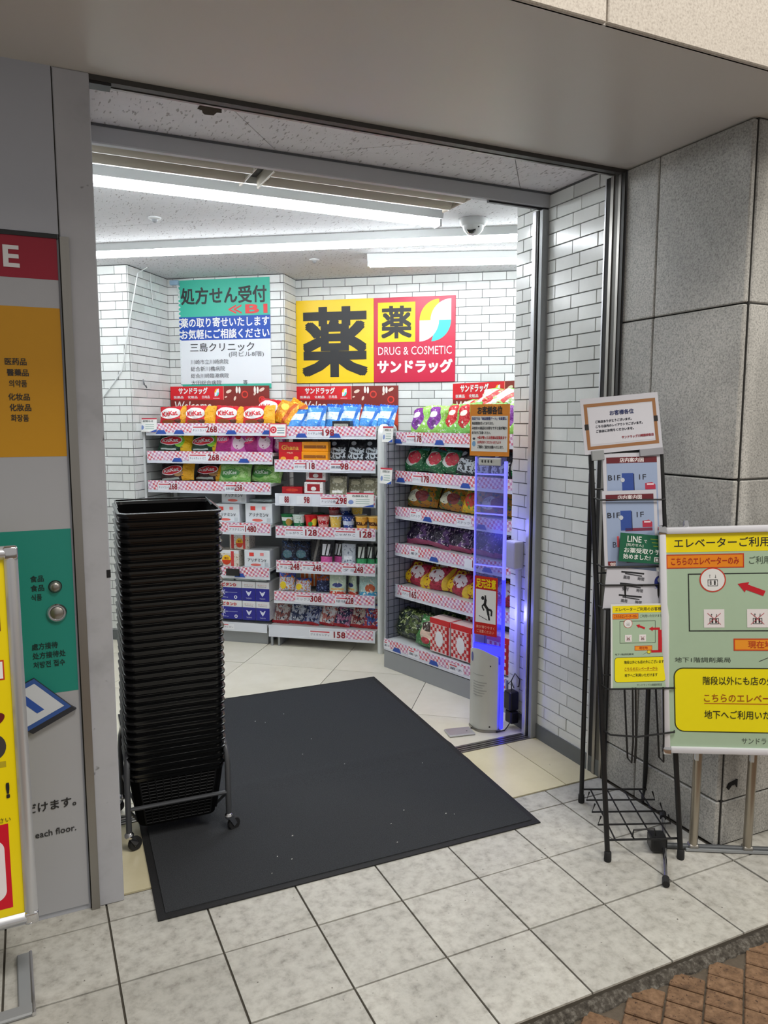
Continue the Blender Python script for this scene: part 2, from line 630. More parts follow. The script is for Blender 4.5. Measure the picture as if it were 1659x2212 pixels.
# ------------------------------------------------------------------ clipped rectangular panels (floor tiles, ceiling boards)
def clip(poly, region):
    out = poly
    n = len(region)
    for i in range(n):
        a, b = region[i], region[(i + 1) % n]
        ex, ey = b[0] - a[0], b[1] - a[1]
        src, out = out, []
        for j in range(len(src)):
            p, q = src[j], src[(j + 1) % len(src)]
            dp = ex * (p[1] - a[1]) - ey * (p[0] - a[0])
            dq = ex * (q[1] - a[1]) - ey * (q[0] - a[0])
            if dp >= 0: out.append(p)
            if (dp >= 0) != (dq >= 0):
                t = dp / (dp - dq)
                out.append((p[0] + t * (q[0] - p[0]), p[1] + t * (q[1] - p[1])))
        if len(out) < 3:
            return []
    return out
def area(p):
    return 0.5 * sum(p[i][0] * p[(i + 1) % len(p)][1] - p[(i + 1) % len(p)][0] * p[i][1] for i in range(len(p)))
def panels(parent, name, mat, region, s_lines, w_lines, gap, z0, z1, frame=True, bev=0.0):
    for i in range(len(s_lines) - 1):
        for j in range(len(w_lines) - 1):
            a, b, c, d = s_lines[i] + gap / 2, s_lines[i + 1] - gap / 2, w_lines[j] + gap / 2, w_lines[j + 1] - gap / 2
            q = [(a, c), (b, c), (b, d), (a, d)]
            if frame:
                q = [tuple((TX * s + NX * w)[:2]) for s, w in q]
            q = clip(q, region)
            if q and area(q) > 0.0015:
                cx = sum(p[0] for p in q) / len(q); cy = sum(p[1] for p in q) / len(q)
                q2 = [(p[0] - cx, p[1] - cy) for p in q]
                o = MB().prism(q2, z0, z1).build(name, mat, parent)
                o.location = (cx, cy, random.uniform(-.0006, .0004))

# street-side porch: 300 mm stone tiles, cream tiles inside the shutter line
m_porch = mottled('grey_porch_tile', [(140, 137, 129), (174, 171, 163), (190, 188, 180), (201, 199, 191)], 26, rough=0.55, bump=0.06, bscale=120, stops=[.26, .40, .53, .72], speck=(60, .71, (104, 100, 93)), detail=6, vein=(3.2, .88, 1.03, (1, 1, 1)))
m_creamtile = mottled('cream_floor_tile', [(210, 200, 164), (226, 217, 184)], 3.0, rough=0.28, bump=0.03, bscale=60, speck=(30, .74, (178, 168, 140)))
m_shoptile = mottled('pale_cream_shop_tile', [(222, 216, 196), (234, 229, 212)], 3.0, rough=0.26, bump=0.03, bscale=60, speck=(30, .75, (190, 182, 160)))
m_joint = pm('tile_joint', (84, 79, 70), 0.9, 0, 0.2, 50)
floor = struct(MB().box(-3.0, -0.897, -0.16, 4.5, 0.125, -0.006).build('floor', m_joint))
xs = [k * 0.3 for k in range(-10, 16)]
panels(floor, 'tile', m_porch, [(-3, -0.9), (2.105, -0.9), (2.105, 0.12), (-3, 0.12)], [x for x in xs if x <= 2.41], [-0.9, -0.6, -0.3, 0.0, 0.3], 0.0065, -0.012, 0.0, frame=False)
panels(floor, 'tile', m_porch, [(2.105, -0.9), (4.4, -0.9), (4.4, -0.51), (2.105, -0.51)], [x for x in xs if x >= 2.09], [-0.9, -0.6, -0.3], 0.0065, -0.012, 0.0, frame=False)
shop_floor = struct(MB().box(-0.75, 0.125, -0.16, 3.5, 5.2, -0.006).build('floor_shop', m_joint))
panels(shop_floor, 'tile', m_creamtile, [(0.0, 0.13), (2.11, 0.13), (2.11, 0.60), (0.0, 0.60)], [0, 0.72, 1.32, 1.92, 2.52], [0.13, 0.73], 0.004, -0.012, 0.0, frame=False)
panels(shop_floor, 'tile', m_shoptile, [(-0.65, 0.68), (3.4, 0.68), (3.4, 4.6), (-0.65, 4.6)], [0.6 + 0.62 * k for k in range(-6, 6)], [2.56 + 0.62 * k for k in range(-5, 5)], 0.004, -0.012, 0.0)

# sliding-door track in the floor
trk = struct(MB().box(0.0, 0.602, -0.012, 2.11, 0.676, -0.004).build('trim_1', pm('track_bed', (70, 70, 70), 0.6, 0.3)))
for y0, y1 in ((0.603, 0.614), (0.622, 0.632), (0.640, 0.652), (0.660, 0.675)):
    MB().box(0.0, y0, -0.006, 2.11, y1, 0.003).build('track_rail', m_steel, trk)

# pavement below the porch step: small brown clay pavers laid diagonally
m_paver = mottled('brown_clay_paver', [(92, 70, 52), (126, 97, 72), (146, 116, 90)], 45, rough=0.8, bump=0.35, bscale=160, speck=(110, .64, (70, 50, 38)))
m_sand = pm('sandy_joint', (96, 86, 74), 0.95, 0, 0.25, 80, bump=0.4)
pav = struct(MB().box(-3.0, -4.6, -0.18, 4.5, -0.90, -0.040).build('floor_pavement', m_sand))
dirp = Vector((0.777, 0.63)); nrm = Vector((-0.63, 0.777))
pmesh = {}
n_p = 0
rest = MB()
pv = MB().rbox(-0.0475, -0.0305, -0.03, 0.0475, 0.0305, 0.0, 0.003)
pv_me = pv.mesh('paver', m_paver)
for i in range(-60, 40):
    for j in range(-40, 90):
        c = nrm * (-1.585 + 0.1 * i) + dirp * (0.473 + 0.066 * j + (0.033 if i % 2 else 0))
        if -1.0 < c.x < 3.6 and -2.6 < c.y < -0.93:
            # only near the photographed corner as single pavers
            if c.x > 0.75 and c.x < 2.1 and c.y > -1.45 and c.y > -1.0 - 0.55 * (c.x - 0.75):
                o = link('paver', pv_me, pav)
                o.location = (c.x, c.y, -0.032 + random.uniform(-.0015, .0015))
                o.rotation_euler = (random.uniform(-.01, .01), random.uniform(-.01, .01), math.atan2(nrm.y, nrm.x))
                n_p += 1
            else:
                rest.add(pv.v, pv.f, 0, Matrix.Translation((c.x, c.y, -0.032)) @ Matrix.Rotation(math.atan2(nrm.y, nrm.x), 4, 'Z'))
tag(rest.build('pavers', m_paver, pav), kind='stuff')
# broken mortar along the step
mb = MB(); n = 260; vs = []; fs = []
for k in range(n + 1):
    x = -1.0 + 4.6 * k / n
    e = 0.5 + 0.5 * math.sin(x * 9.0) * math.sin(x * 23 + 1)
    y1 = -0.904 - 0.008 * e - random.random() * 0.005
    y2 = y1 - 0.010 - random.random() * 0.010
    vs += [(x, -0.896, -0.014 - random.random() * .006), (x, y1, -0.018 - random.random() * .008), (x, y2, -0.036 + random.random() * .003), (x, y2 - .004, -0.05)]
for k in range(n):
    for q in range(3):
        a_ = 4 * k + q
        fs.append((a_, a_ + 1, a_ + 5, a_ + 4))
mb.add(vs, fs)
mb.build('step_mortar', mottled('crumbling_mortar', [(52, 48, 43), (84, 79, 72), (132, 128, 120)], 60, rough=0.95, bump=0.6, bscale=200), floor)

# ------------------------------------------------------------------ soffit, fascia, stone cladding
m_soffit = pm('beige_soffit_paint', (207, 203, 196), 0.32, 0.0, 0.05, 1.2, spec=0.4)
m_granite = mottled('speckled_granite', [(168, 159, 148), (194, 185, 173), (208, 200, 188)], 150, rough=0.6, bump=0.12, bscale=180, detail=4, stops=[.30, .46, .66])
m_marble = mottled('grey_veined_stone', [(124, 123, 119), (164, 163, 158), (183, 181, 176), (200, 198, 191)], 150, rough=0.5, bump=0.2, bscale=160, detail=5, stops=[.30, .44, .54, .72], vein=(1.9, .70, 1.08, (2.6, 1.0, .7)))
m_stonejoint = pm('stone_joint', (58, 57, 54), 0.9, 0, 0.15, 40)
soff = struct(MB().box(-3.0, -0.76, 2.612, 4.5, 0.10, 2.66).build('ceiling_soffit', m_soffit))
fas = struct(MB().box(-3.0, -0.752, 2.66, 4.5, -0.65, 4.0).build('wall_fascia', m_stonejoint))
fx = [-2.46, -1.23, 0.0, 1.247, 2.48, 3.71, 4.5]
for i in range(len(fx) - 1):
    for z0, z1 in ((2.612, 3.25), (3.256, 3.95)):
        MB().rbox(fx[i] + .003, -0.772, z0, fx[i + 1] - .003, -0.752, z1, 0.003).build('stone_slab', m_granite, fas)

def slab_wall(name, origin, rz, cuts, zs, thick=0.3):
    w = struct(MB().box(0, 0, 0, cuts[-1], thick, 2.612).build(name, m_stonejoint))
    w.location = origin; w.rotation_euler = (0, 0, rz)
    for i in range(len(cuts) - 1):
        for j in range(len(zs) - 1):
            o = MB().rbox(cuts[i] + .0025, -0.022, zs[j] + .003, cuts[i + 1] - .0025, 0, zs[j + 1] - .003, 0.004).build('stone_slab', m_marble, w)
            o.location.y = random.uniform(-.002, .002)
    return w
zs = [0.0, 0.176, 0.78, 1.385, 2.0, 2.611]
wm = slab_wall('wall_stone_side', (2.132, 0.10, 0), R(-90), [0.0, 0.182, 0.608], zs, thick=0.5)
wf = slab_wall('wall_stone_front', (2.132, -0.492, 0), 0, [0.0, 0.61, 1.22, 1.83, 2.36], zs, thick=0.09)
# chipped hole in the corner stone
mb = MB()
mb.prism([(0.012, 0.232), (0.022, 0.248), (0.045, 0.252), (0.066, 0.256), (0.066, 0.222), (0.056, 0.238), (0.036, 0.236), (0.022, 0.222)], 0, 0.004, M=Matrix.Translation((0, -0.024, 0)) @ Matrix.Rotation(R(90), 4, 'X'))
mb.build('chipped_hole', pm('dark_void', (20, 19, 18), 0.95), wf)

# ------------------------------------------------------------------ left-hand wall and pillar
m_panel = pm('white_painted_steel', (172, 175, 184), 0.42, 0.0, 0.035, 1.5, spec=0.4)
m_pillar = mottled('scuffed_white_panel', [(140, 141, 145), (176, 177, 183), (186, 187, 193)], 1.6, rough=0.45, bump=0.0, speck=(26, .72, (92, 92, 94)), stops=[.25, .45, .7])
wl = struct(MB().box(-3.0, 0.10, 0, -0.047, 0.60, 2.612).build('wall_left_front', m_panel))
MB().box(-3.0, 0.094, 2.142, -0.047, 0.10, 2.612).build('upper_panel', m_panel, wl)
MB().box(-0.0475, 0.0985, 0.0, -0.0435, 0.13, 2.612).build('panel_seam', m_stonejoint, wl)
pil = struct(MB().rbox(-0.0435, 0.094, 0.0, 0.057, 0.60, 2.612, 0.003).build('wall_pillar', m_pillar))
MB().box(-0.0445, 0.084, 0.0, -0.0195, 0.094, 2.134).build('steel_strip', m_steel, pil)
MB().box(0.046, 0.093, 1.10, 0.0585, 0.10, 1.125).build('door_catch', m_blackpl, pil)

# ------------------------------------------------------------------ shutter box line, shutter guide and door frame
m_header = pm('shutter_slot_metal', (70, 68, 66), 0.45, 0.5, 0.1, 20)
hd = struct(MB().box(0.05, 0.10, 2.596, 2.112, 0.128, 2.66).build('trim_2', m_header))
MB().box(0.05, 0.128, 2.618, 2.112, 0.150, 2.66).build('shutter_slot', pm('slot_dark', (22, 21, 20), 0.7), hd)
MB().box(0.05, 0.150, 2.600, 2.112, 0.162, 2.66).build('slot_lip', m_steel, hd)
MB().box(0.058, 0.104, 2.588, 0.12, 0.15, 2.598).build('shutter_stop', m_blackpl, hd)
gd = struct(MB().box(2.104, 0.092, 0.0, 2.112, 0.215, 2.60).build('trim_3', m_darkgrey))
MB().box(2.098, 0.172, 0.0, 2.105, 0.200, 2.60).build('guide_slot', pm('slot_dark', (22, 21, 20), 0.7), gd)
MB().box(2.094, 0.155, 0.0, 2.105, 0.172, 2.60).build('guide_edge', m_steel, gd)
MB().box(2.096, 0.200, 0.0, 2.105, 0.208, 2.60).build('guide_edge', m_alu, gd)
MB().box(2.099, 0.126, 0.0, 2.105, 0.155, 2.60).build('guide_cover', pm('bronze_grey_cover', (86, 84, 80), 0.4, .5), gd)
MB().box(2.095, 0.112, 0.0, 2.105, 0.126, 2.60).build('guide_cover', m_steel, gd)
MB().box(2.098, 0.092, 0.0, 2.105, 0.112, 2.60).build('guide_cover', pm('slot_grey', (52, 51, 49), 0.5, .3), gd)

m_doorhdr = pm('pale_grey_door_header', (182, 184, 188), 0.4, 0.1, 0.04, 10)
dr = struct(MB().rbox(0.05, 0.60, 2.582, 2.11, 0.634, 2.70, 0.004).build('door_1', m_doorhdr))
MB().box(0.05, 0.597, 2.640, 2.11, 0.60, 2.648).build('header_shadow_gap', m_darkgrey, dr)
MB().box(1.78, 0.612, 2.574, 2.11, 0.630, 2.583).build('track_slot', m_blackpl, dr)
MB().rbox(2.070, 0.60, 0.0, 2.112, 0.628, 2.574, 0.003).build('door_post', m_greymetal, dr)
MB().rbox(2.066, 0.630, 0.0, 2.112, 0.640, 2.574, 0.002).build('door_post', m_blackpl, dr)
MB().rbox(2.062, 0.642, 0.0, 2.112, 0.672, 2.574, 0.003).build('door_post', m_alu, dr)
MB().rbox(0.05, 0.60, 0.0, 0.062, 0.672, 2.574, 0.003).build('door_post', m_greymetal, dr)

# ------------------------------------------------------------------ ceilings: rock-wool boards on the angled grid
def board_material(name, rgb):
    m = pm(name, rgb, 0.9, 0, 0.05, 30)
    nt = m.node_tree
    b = nt.nodes['Principled BSDF']
    geo = nt.nodes.new('ShaderNodeNewGeometry')
    mp = nt.nodes.new('ShaderNodeMapping')
    mp.inputs['Scale'].default_value = (1.0, 0.28, 1.0)
    mp.inputs['Rotation'].default_value = (0, 0, R(75))
    nt.links.new(geo.outputs['Position'], mp.inputs[0])
    nz = nt.nodes.new('ShaderNodeTexNoise')
    nz.inputs['Scale'].default_value = 105
    nz.inputs['Detail'].default_value = 2
    nt.links.new(mp.outputs[0], nz.inputs['Vector'])
    mr = nt.nodes.new('ShaderNodeMapRange')
    mr.inputs['From Min'].default_value = 0.62
    mr.inputs['From Max'].default_value = 0.68
    nt.links.new(nz.outputs[0], mr.inputs[0])
    bp = nt.nodes.new('ShaderNodeBump')
    bp.invert = True
    bp.inputs['Strength'].default_value = 0.6
    bp.inputs['Distance'].default_value = 0.003
    old = b.inputs['Base Color'].links[0].from_socket
    pit_shade = nt.nodes.new('ShaderNodeMix'); pit_shade.data_type = 'RGBA'; pit_shade.blend_type = 'MULTIPLY'
    pit_shade.inputs[7].default_value = (.55, .53, .52, 1)  # pits also darkened in the colour, as shade inside them
    nt.links.new(mr.outputs[0], pit_shade.inputs[0]); nt.links.new(old, pit_shade.inputs[6]); nt.links.new(pit_shade.outputs[2], b.inputs['Base Color'])
    nt.links.new(mr.outputs[0], bp.inputs['Height'])
    nt.links.new(bp.outputs[0], b.inputs['Normal'])
    return m
m_board = board_material('rockwool_board', (236, 234, 236))
m_board2 = board_material('rockwool_board_shop', (212, 213, 214))
cv = struct(MB().box(0.0, 0.10, 2.668, 2.15, 0.69, 2.76).build('ceiling', m_joint))
SL = [0.248 + 0.91 * k for k in range(-5, 6)]; WLn = [0.10 + 0.91 * k for k in range(-3, 7)]
panels(cv, 'ceiling_board', m_board, [(0.0, 0.162), (2.11, 0.162), (2.11, 0.60), (0.0, 0.60)], SL, WLn, 0.0025, 2.650, 2.668)
mb = MB().prism([(-.034, -.018), (-.012, -.021), (.03, -.018), (.036, .0), (.022, .003), (.018, .022), (-.008, .026), (-.016, .018), (-.022, .004), (-.036, .0)], 2.6475, 2.651, M=Matrix.Translation((0.462, 0.318, 0)) @ Matrix.Diagonal((1.15, 1.5, 1, 1)))
mb.build('broken_hole', pm('torn_board', (58, 47, 34), 0.95, 0, 0.4, 90), cv)
cs = struct(MB().box(-0.75, 0.69, 2.682, 3.5, 5.2, 2.78).build('ceiling_shop', m_joint))
panels(cs, 'ceiling_board', m_board2, [(-0.65, 0.69), (3.4, 0.69), (3.4, 4.6), (-0.65, 4.6)], SL, WLn, 0.0015, 2.664, 2.682)

# ================================================================== CEILING FITTINGS
def tube_light(p0, p1, label, z=2.664):
    a, b = Vector(p0), Vector(p1)
    L_ = (b - a).length
    ang = math.atan2((b - a).y, (b - a).x)
    t = thing('batten_light', label, 'ceiling light', (a.x, a.y, z), ang, 'line lights on the shop ceiling')
    mb = MB()
    prof = [(-0.055, 0), (-0.042, -0.040), (0.042, -0.040), (0.055, 0)]
    mb.add([(0, y, h) for y, h in prof] + [(L_, y, h) for y, h in prof], [(0, 1, 2, 3), (7, 6, 5, 4), (0, 4, 5, 1), (1, 5, 6, 2), (2, 6, 7, 3), (3, 7, 4, 0)])
    mb.build('housing', m_whitemetal, t)
    mb = MB(); n = 8
    ring = [(0.030 * math.cos(math.pi * k / n), -0.040 - 0.034 * math.sin(math.pi * k / n)) for k in range(n + 1)]
    vs = [(0.012, y, h) for y, h in ring] + [(L_ - 0.012, y, h) for y, h in ring]
    m_ = n + 1
    fs = [tuple(range(m_)), tuple(range(2 * m_ - 1, m_ - 1, -1))] + [(i, m_ + i, m_ + i + 1, i + 1) for i in range(n)]
    mb.add(vs, fs)
    mb.build('diffuser', m_glow, t)
    MB().box(0, -0.031, -0.075, 0.012, 0.031, -0.036).box(L_ - 0.012, -0.031, -0.075, L_, 0.031, -0.036).build('end_cap', m_whitemetal, t)
    return t
tube_light((-0.55, 1.175), (1.83, 1.166), 'glowing line light nearest the doorway, below the grey louvres')
tube_light((-0.40, 3.207), (2.80, 0.966), 'long slanting line light crossing the shop ceiling behind the dome camera')
tube_light((1.915, 2.267), (3.12, 1.55), 'rearmost short line light above the crimson and yellow shop sign')

t = thing('air_curtain', 'long air curtain with beige rounded louvres on the ceiling behind the door header', 'air curtain', (0, 0, 2.664))
mb = MB().box(-0.60, 0.70, -0.030, 1.765, 0.712, 0).box(-0.60, 0.985, -0.034, 1.765, 1.005, 0).box(1.75, 0.70, -0.034, 1.765, 1.005, 0)
mb.build('rim', m_whitemetal, t)
MB().box(-0.60, 0.712, -0.006, 1.75, 0.985, 0).build('backing_plate', pm('louvre_plate_grey', (84, 84, 82), 0.6), t)  # dark grey plate behind the louvres
m_beige = pm('beige_louvre', (182, 175, 160), 0.35, 0.1, 0.05, 12)
for x0, x1 in ((-0.58, 0.735), (0.815, 1.745)):
    for yc in (0.775, 0.905):
        mb = MB(); n = 10
        prof = [(yc - 0.055 + 0.11 * k / n, -0.016 - 0.044 * math.sin(math.pi * (k + 1.2) / (n + 2.4))) for k in range(n + 1)]
        vs = [(x0, y, h) for y, h in prof] + [(x1, y, h) for y, h in prof]; m_ = n + 1
        mb.add(vs, [tuple(range(m_ - 1, -1, -1)), tuple(range(m_, 2 * m_))] + [(i, i + 1, m_ + i + 1, m_ + i) for i in range(n)])
        mb.build('louvre', m_beige, t, smooth=True)
    for xe in (x0, x1):
        MB().rbox(xe - 0.006, 0.715, -0.058, xe + 0.006, 0.975, -0.004, 0.004).build('end_plate', m_beige, t)

t = thing('dome_camera', 'white dome security camera on the ceiling near the line lights', 'camera', (2.065, 1.21, 2.664))
MB().lathe([(0.078, 0), (0.078, -0.012), (0.066, -0.03), (0.058, -0.034)], 28).build('base', m_whitemetal, t, smooth=True)
mb = MB().lathe([(0.058, -0.034), (0.052, -0.055), (0.036, -0.072), (0.02, -0.08), (0.002, -0.082)], 28)
mb.build('housing', m_whitemetal, t, smooth=True)
mb = MB().lathe([(0.024, 0), (0.022, 0.012), (0.014, 0.02), (0.002, 0.024)], 20, M=Matrix.Translation((-0.03, -0.03, -0.058)) @ Matrix.Rotation(R(130), 4, Vector((-0.7, 0.7, 0))))
mb.build('lens', pm('dark_lens', (18, 18, 20), 0.08), t, smooth=True)
MB().lathe([(0.005, 0), (0.004, 0.004)], 10, M=Matrix.Translation((0.0, -0.052, -0.048)) @ Matrix.Rotation(R(70), 4, 'X')).build('sensor_spot', m_blackpl, t)
for (x, y, lab) in ((0.512, 1.89, 'small white ceiling detector between the two front line lights'), (1.64, 2.53, 'small white ceiling detector above the yellow sign, left of the short light')):
    t = thing('ceiling_detector', lab, 'detector', (x, y, 2.664))
    MB().lathe([(0.035, 0), (0.033, -0.006), (0.022, -0.010)], 20).build('flange', m_whitemetal, t, smooth=True)
    MB().lathe([(0.017, -0.009), (0.012, -0.022), (0.004, -0.026)], 16).build('sensor_tip', m_greymetal, t, smooth=True)

# thin white cable hanging over the rear left wall
def WL(s, w, z): return Lp(s, w, z)
tag(MB().tube([WL(-1.47, 2.95, 2.655), WL(-1.49, 2.86, 2.60), WL(-1.53, 2.846, 2.40), WL(-1.575, 2.846, 2.20), WL(-1.60, 2.848, 2.10), WL(-1.63, 2.849, 1.95), WL(-1.70, 2.849, 1.86), WL(-1.79, 2.849, 1.76), WL(-1.95, 2.849, 1.60)], 0.004, 6).build('cable', m_whitemetal),
    'thin white cable trailing down the rear left brick wall', 'cable')
tag(MB().tube([WL(-1.56, 3.15, 2.655), WL(-1.562, 3.16, 2.55), WL(-1.562, 3.18, 2.44)], 0.004, 6).build('cable', m_whitemetal),
    'short white cable end hanging beside the green notice banner', 'cable')
t = thing('small_junction_box', 'pale blue junction box in the ceiling corner beside the green banner', 'junction box', Lp(-1.50, 3.41, 2.61), TA)
MB().rbox(-0.035, -0.03, 0.0, 0.035, 0.0, 0.035, 0.004).build('box_body', pm('pale_blue_plastic', (150, 178, 200), 0.4), t)
MB().tube([(0.02, -0.015, 0.0), (0.035, -0.015, -0.05), (0.035, -0.012, -0.10)], 0.004, 6).build('lead', m_whitemetal, t)
t = thing('wall_hook', 'small grey hook fixing on the rear left brick wall', 'hook', Lp(-1.556, 2.99, 1.85), TA + R(90))
MB().tube([(0, -0.002, 0.03), (0, -0.012, 0.0), (0.012, -0.02, -0.02), (0.02, -0.012, -0.005)], 0.004, 6).build('hook_wire', m_darkgrey, t)
MB().rbox(-0.006, -0.006, 0.0, 0.006, 0.0, 0.04, 0.002).build('plate', m_greymetal, t)

# ================================================================== SHOP SIGN AND BANNER
YEL = (250, 208, 10); CRIM = (196, 22, 62); TEAL = (58, 184, 158); BLUE = (14, 74, 176)
def arc(cx, cz, rx, rz, a0, a1, n=10):
    return [(cx + rx * math.cos(R(a0 + (a1 - a0) * k / n)), cz + rz * math.sin(R(a0 + (a1 - a0) * k / n))) for k in range(n + 1)]
def leaf_logo(P, x, z, w, h, lay=2, c=((250, 196, 10), (236, 240, 250), (64, 214, 200))):
    S = lambda pts: [(x + a * w, z + b * h) for a, b in pts]
    B = arc(1, .5, .65, .5, 180, 90); A = arc(.62, .5, .62, .5, 180, 90)
    Cc = arc(0, .5, .62, .5, 0, -90); D = arc(.38, .5, .62, .5, 0, -90)
    P.poly(S(A + [p for p in reversed(B) if p[0] < .62]), c[0], lay)
    P.poly(S(B + [(1, .5), (.62, .5)]), c[1], lay)
    P.poly(S([(.35, .5)] + [(.62, .5)] + Cc[1:] + [(0, .5)]), c[1], lay)
    P.poly(S([(1, .5)] + D[1:] + [p for p in reversed(Cc) if p[0] > .38]), c[2], lay)
t = thing('shop_sign', 'large yellow and crimson pharmacy sign on the rear brick wall', 'sign', Lp(-0.633, 3.672, 1.882), TA)
MB().rbox(0, -0.010, 0, 0.613, 0.0, 0.622, 0.002).build('yellow_panel', pm('sign_yellow', YEL, 0.35, 0, .02, 4), t)
MB().rbox(0.613, -0.010, 0, 1.229, 0.0, 0.622, 0.002).build('crimson_panel', pm('sign_crimson', CRIM, 0.35, 0, .02, 4), t)
K = (32, 32, 34)
def sign_piece(name, draw):
    P = Print(y=-0.010); draw(P); P.build(t, name, name, fine=False)
sign_piece('large_kanji', lambda P: P.text('薬', 0.047, 0.045, 0.525, K, w=0.52, bold=0.034))
sign_piece('yellow_square', lambda P: P.rect(0.646, 0.296, 0.930, 0.586, YEL, 2))
sign_piece('small_kanji', lambda P: P.text('薬', 0.672, 0.322, 0.238, K, w=0.232, bold=0.030))
sign_piece('leaf_emblem', lambda P: leaf_logo(P, 0.962, 0.296, 0.235, 0.305))
sign_piece('roman_lettering', lambda P: P.text('DRUG & COSMETIC', 0.648, 0.202, 0.060, WHITE, w=0.555))
sign_piece('katakana_lettering', lambda P: P.text('サンドラッグ', 0.640, 0.066, 0.100, WHITE, w=0.570, bold=0.05))

t = thing('notice_banner', 'tall teal, blue and white prescription notice banner on the alcove wall', 'banner', Lp(-1.478, 3.412, 1.838), TA)
MB().box(0, -0.004, 0, 0.735, 0.0, 0.806).build('sheet', pm('banner_white', (232, 236, 240), 0.5, 0, .02, 4), t)
P = Print(y=-0.004)
P.rect(0, 0.535, 0.735, 0.806, TEAL, 1); P.rect(0, 0.362, 0.735, 0.535, BLUE, 1); P.rect(0, 0.0, 0.735, 0.034, TEAL, 1)
for k in range(26):
    z = 0.012 + k * 0.031
    P.poly([(0, z), (0.014, z + .004), (0.014, z + .012), (0, z + .018)], (226, 232, 234), 2)
P.text('処方せん受付', 0.02, 0.625, 0.125, K, w=0.69, bold=0.028)
P.text('≪', 0.405, 0.548, 0.066, (222, 62, 62), w=0.105, bold=0.010); P.text('B1', 0.715, 0.548, 0.066, (222, 62, 62), align='r', w=0.175, bold=0.035)
P.text('薬の取り寄せいたします', 0.012, 0.456, 0.072, WHITE, w=0.715, bold=0.026)
P.text('お気軽にご相談ください', 0.012, 0.370, 0.072, WHITE, w=0.715, bold=0.026)
P.text('三島クリニック', 0.085, 0.275, 0.066, (60, 62, 66), w=0.52, bold=0.01)
P.text('(同ビル8階)', 0.40, 0.228, 0.044, (86, 88, 92), w=0.28)
for i, s in enumerate(('川崎市立川崎病院', '総合新川橋病院', '総合川崎臨港病院', '太田総合病院')):
    P.text(s, 0.085, 0.182 - i * 0.052, 0.036, (70, 72, 78), w=0.31 - 0.03 * (i in (1, 3)) - 0.03 * (i == 3))
P.text('等', 0.51, 0.026, 0.036, (70, 72, 78))
P.build(t)

def welcome_poster(label, loc, rz, w=0.805, h=0.58):
    t = thing('welcome_poster', label, 'poster', loc, rz, 'welcome posters above the racks')
    MB().box(0, -0.004, 0, w, 0, h).build('sheet', pm('poster_brown', (132, 40, 32), 0.4, 0, .12, 5), t)
    P = Print(y=-0.004)
    P.rect(0, h * .825, w * .545, h, (222, 24, 38), 1)
    P.rect(w * .542, h * .825, w * .548, h, (236, 150, 130), 2)
    P.text('サンドラッグ', w * .085, h * .900, h * .085, WHITE, w=w * .30, bold=0.05)
    P.text('医薬品', w * .035, h * .842, h * .036, WHITE, w=w * .10, bold=.02); P.text('化粧品', w * .18, h * .842, h * .036, WHITE, w=w * .10, bold=.02); P.text('日用品', w * .325, h * .842, h * .036, WHITE, w=w * .08, bold=.02)
    leaf_logo(P, w * .455, h * .868, w * .045, h * .10)
    P.rect(w * .44, h * .838, w * .505, h * .848, (244, 190, 190), 2)
    P.text('Welcome', w * .03, h * .690, h * .115, (246, 240, 232), w=w * .385, bold=.01, shear=.15)
    # chocolate dish, petals and sweets
    P.clip = [(0, 0), (w, 0), (w, h), (0, h)]
    P.oval(w * .80, h * .38, w * .36, h * .36, (176, 46, 30), 1, 40)
    P.oval(w * .80, h * .36, w * .33, h * .33, (196, 66, 36), 2, 40)
    P.oval(w * .82, h * .30, w * .26, h * .25, (120, 44, 26), 3, 32)
    rr = random.Random(3)
    for (x, z, s, a) in ((.60, .93, .03, .4), (.66, .84, .022, 1.2), (.52, .66, .022, .2), (.64, .72, .02, 2.2), (.93, .95, .03, .5), (.86, .90, .02, 1.0), (.97, .70, .025, .9), (.57, .86, .014, .3), (.72, .66, .016, .8)):
        P.oval(w * x, h * z, w * s, h * s * .7, (240, 214, 196), 4, 10, rot=a)
    for x in (.68, .86):
        for q in (0, .028):
            P.oval(w * (x + q), h * .95 - q * .1, w * .011, h * .045, (250, 246, 236), 4, 12)
    P.ring(w * .76, h * .89, w * .022, w * .034, (226, 62, 48), 4); P.ring(w * .93, h * .82, w * .022, w * .034, (226, 62, 48), 4)
    P.oval(w * .74, h * .50, w * .035, h * .03, (236, 150, 60), 4, 14)
    P.build(t)
    return t
q = Lp(-1.562, 3.398, 1.275); welcome_poster('red and brown welcome poster below the teal notice banner', q, TA)
q = Lp(-0.636, 3.668, 1.278); welcome_poster('red and brown welcome poster below the yellow shop sign', q, TA)

# ================================================================== DIRECTORY PANEL ON THE LEFT WALL
t = thing('directory_panel', 'tall floor directory with crimson, yellow and teal bands on the left wall', 'sign', (0, 0.094, 0))
MB().box(-1.55, 0.0, 0.02, -0.053, 0.006, 2.131).build('panel_sheet', pm('directory_grey', (168, 169, 174), 0.3, 0, .02, 2), t)
MB().box(-1.55, -0.004, 2.128, -0.05, 0.006, 2.140).build('top_edge', m_blackpl, t)
P = Print(y=0.0)
P.rect(-1.55, 2.009, -0.053, 2.128, (148, 0, 38), 1)
P.rect(-1.55, 1.487, -0.053, 1.927, (196, 140, 0), 1)
P.rect(-1.55, 0.748, -0.053, 1.264, (26, 134, 120), 1)
P.text('E', -0.198, 2.037, 0.062, (222, 220, 222), w=0.043, bold=.03)
D = (44, 36, 26)
for i, s in enumerate(('医药品', '醫藥品', '의약품')):
    P.text(s, -0.209 + .004 * i, 1.757 - i * .032, 0.021, D, w=.058 if i < 2 else .048, bold=.02)
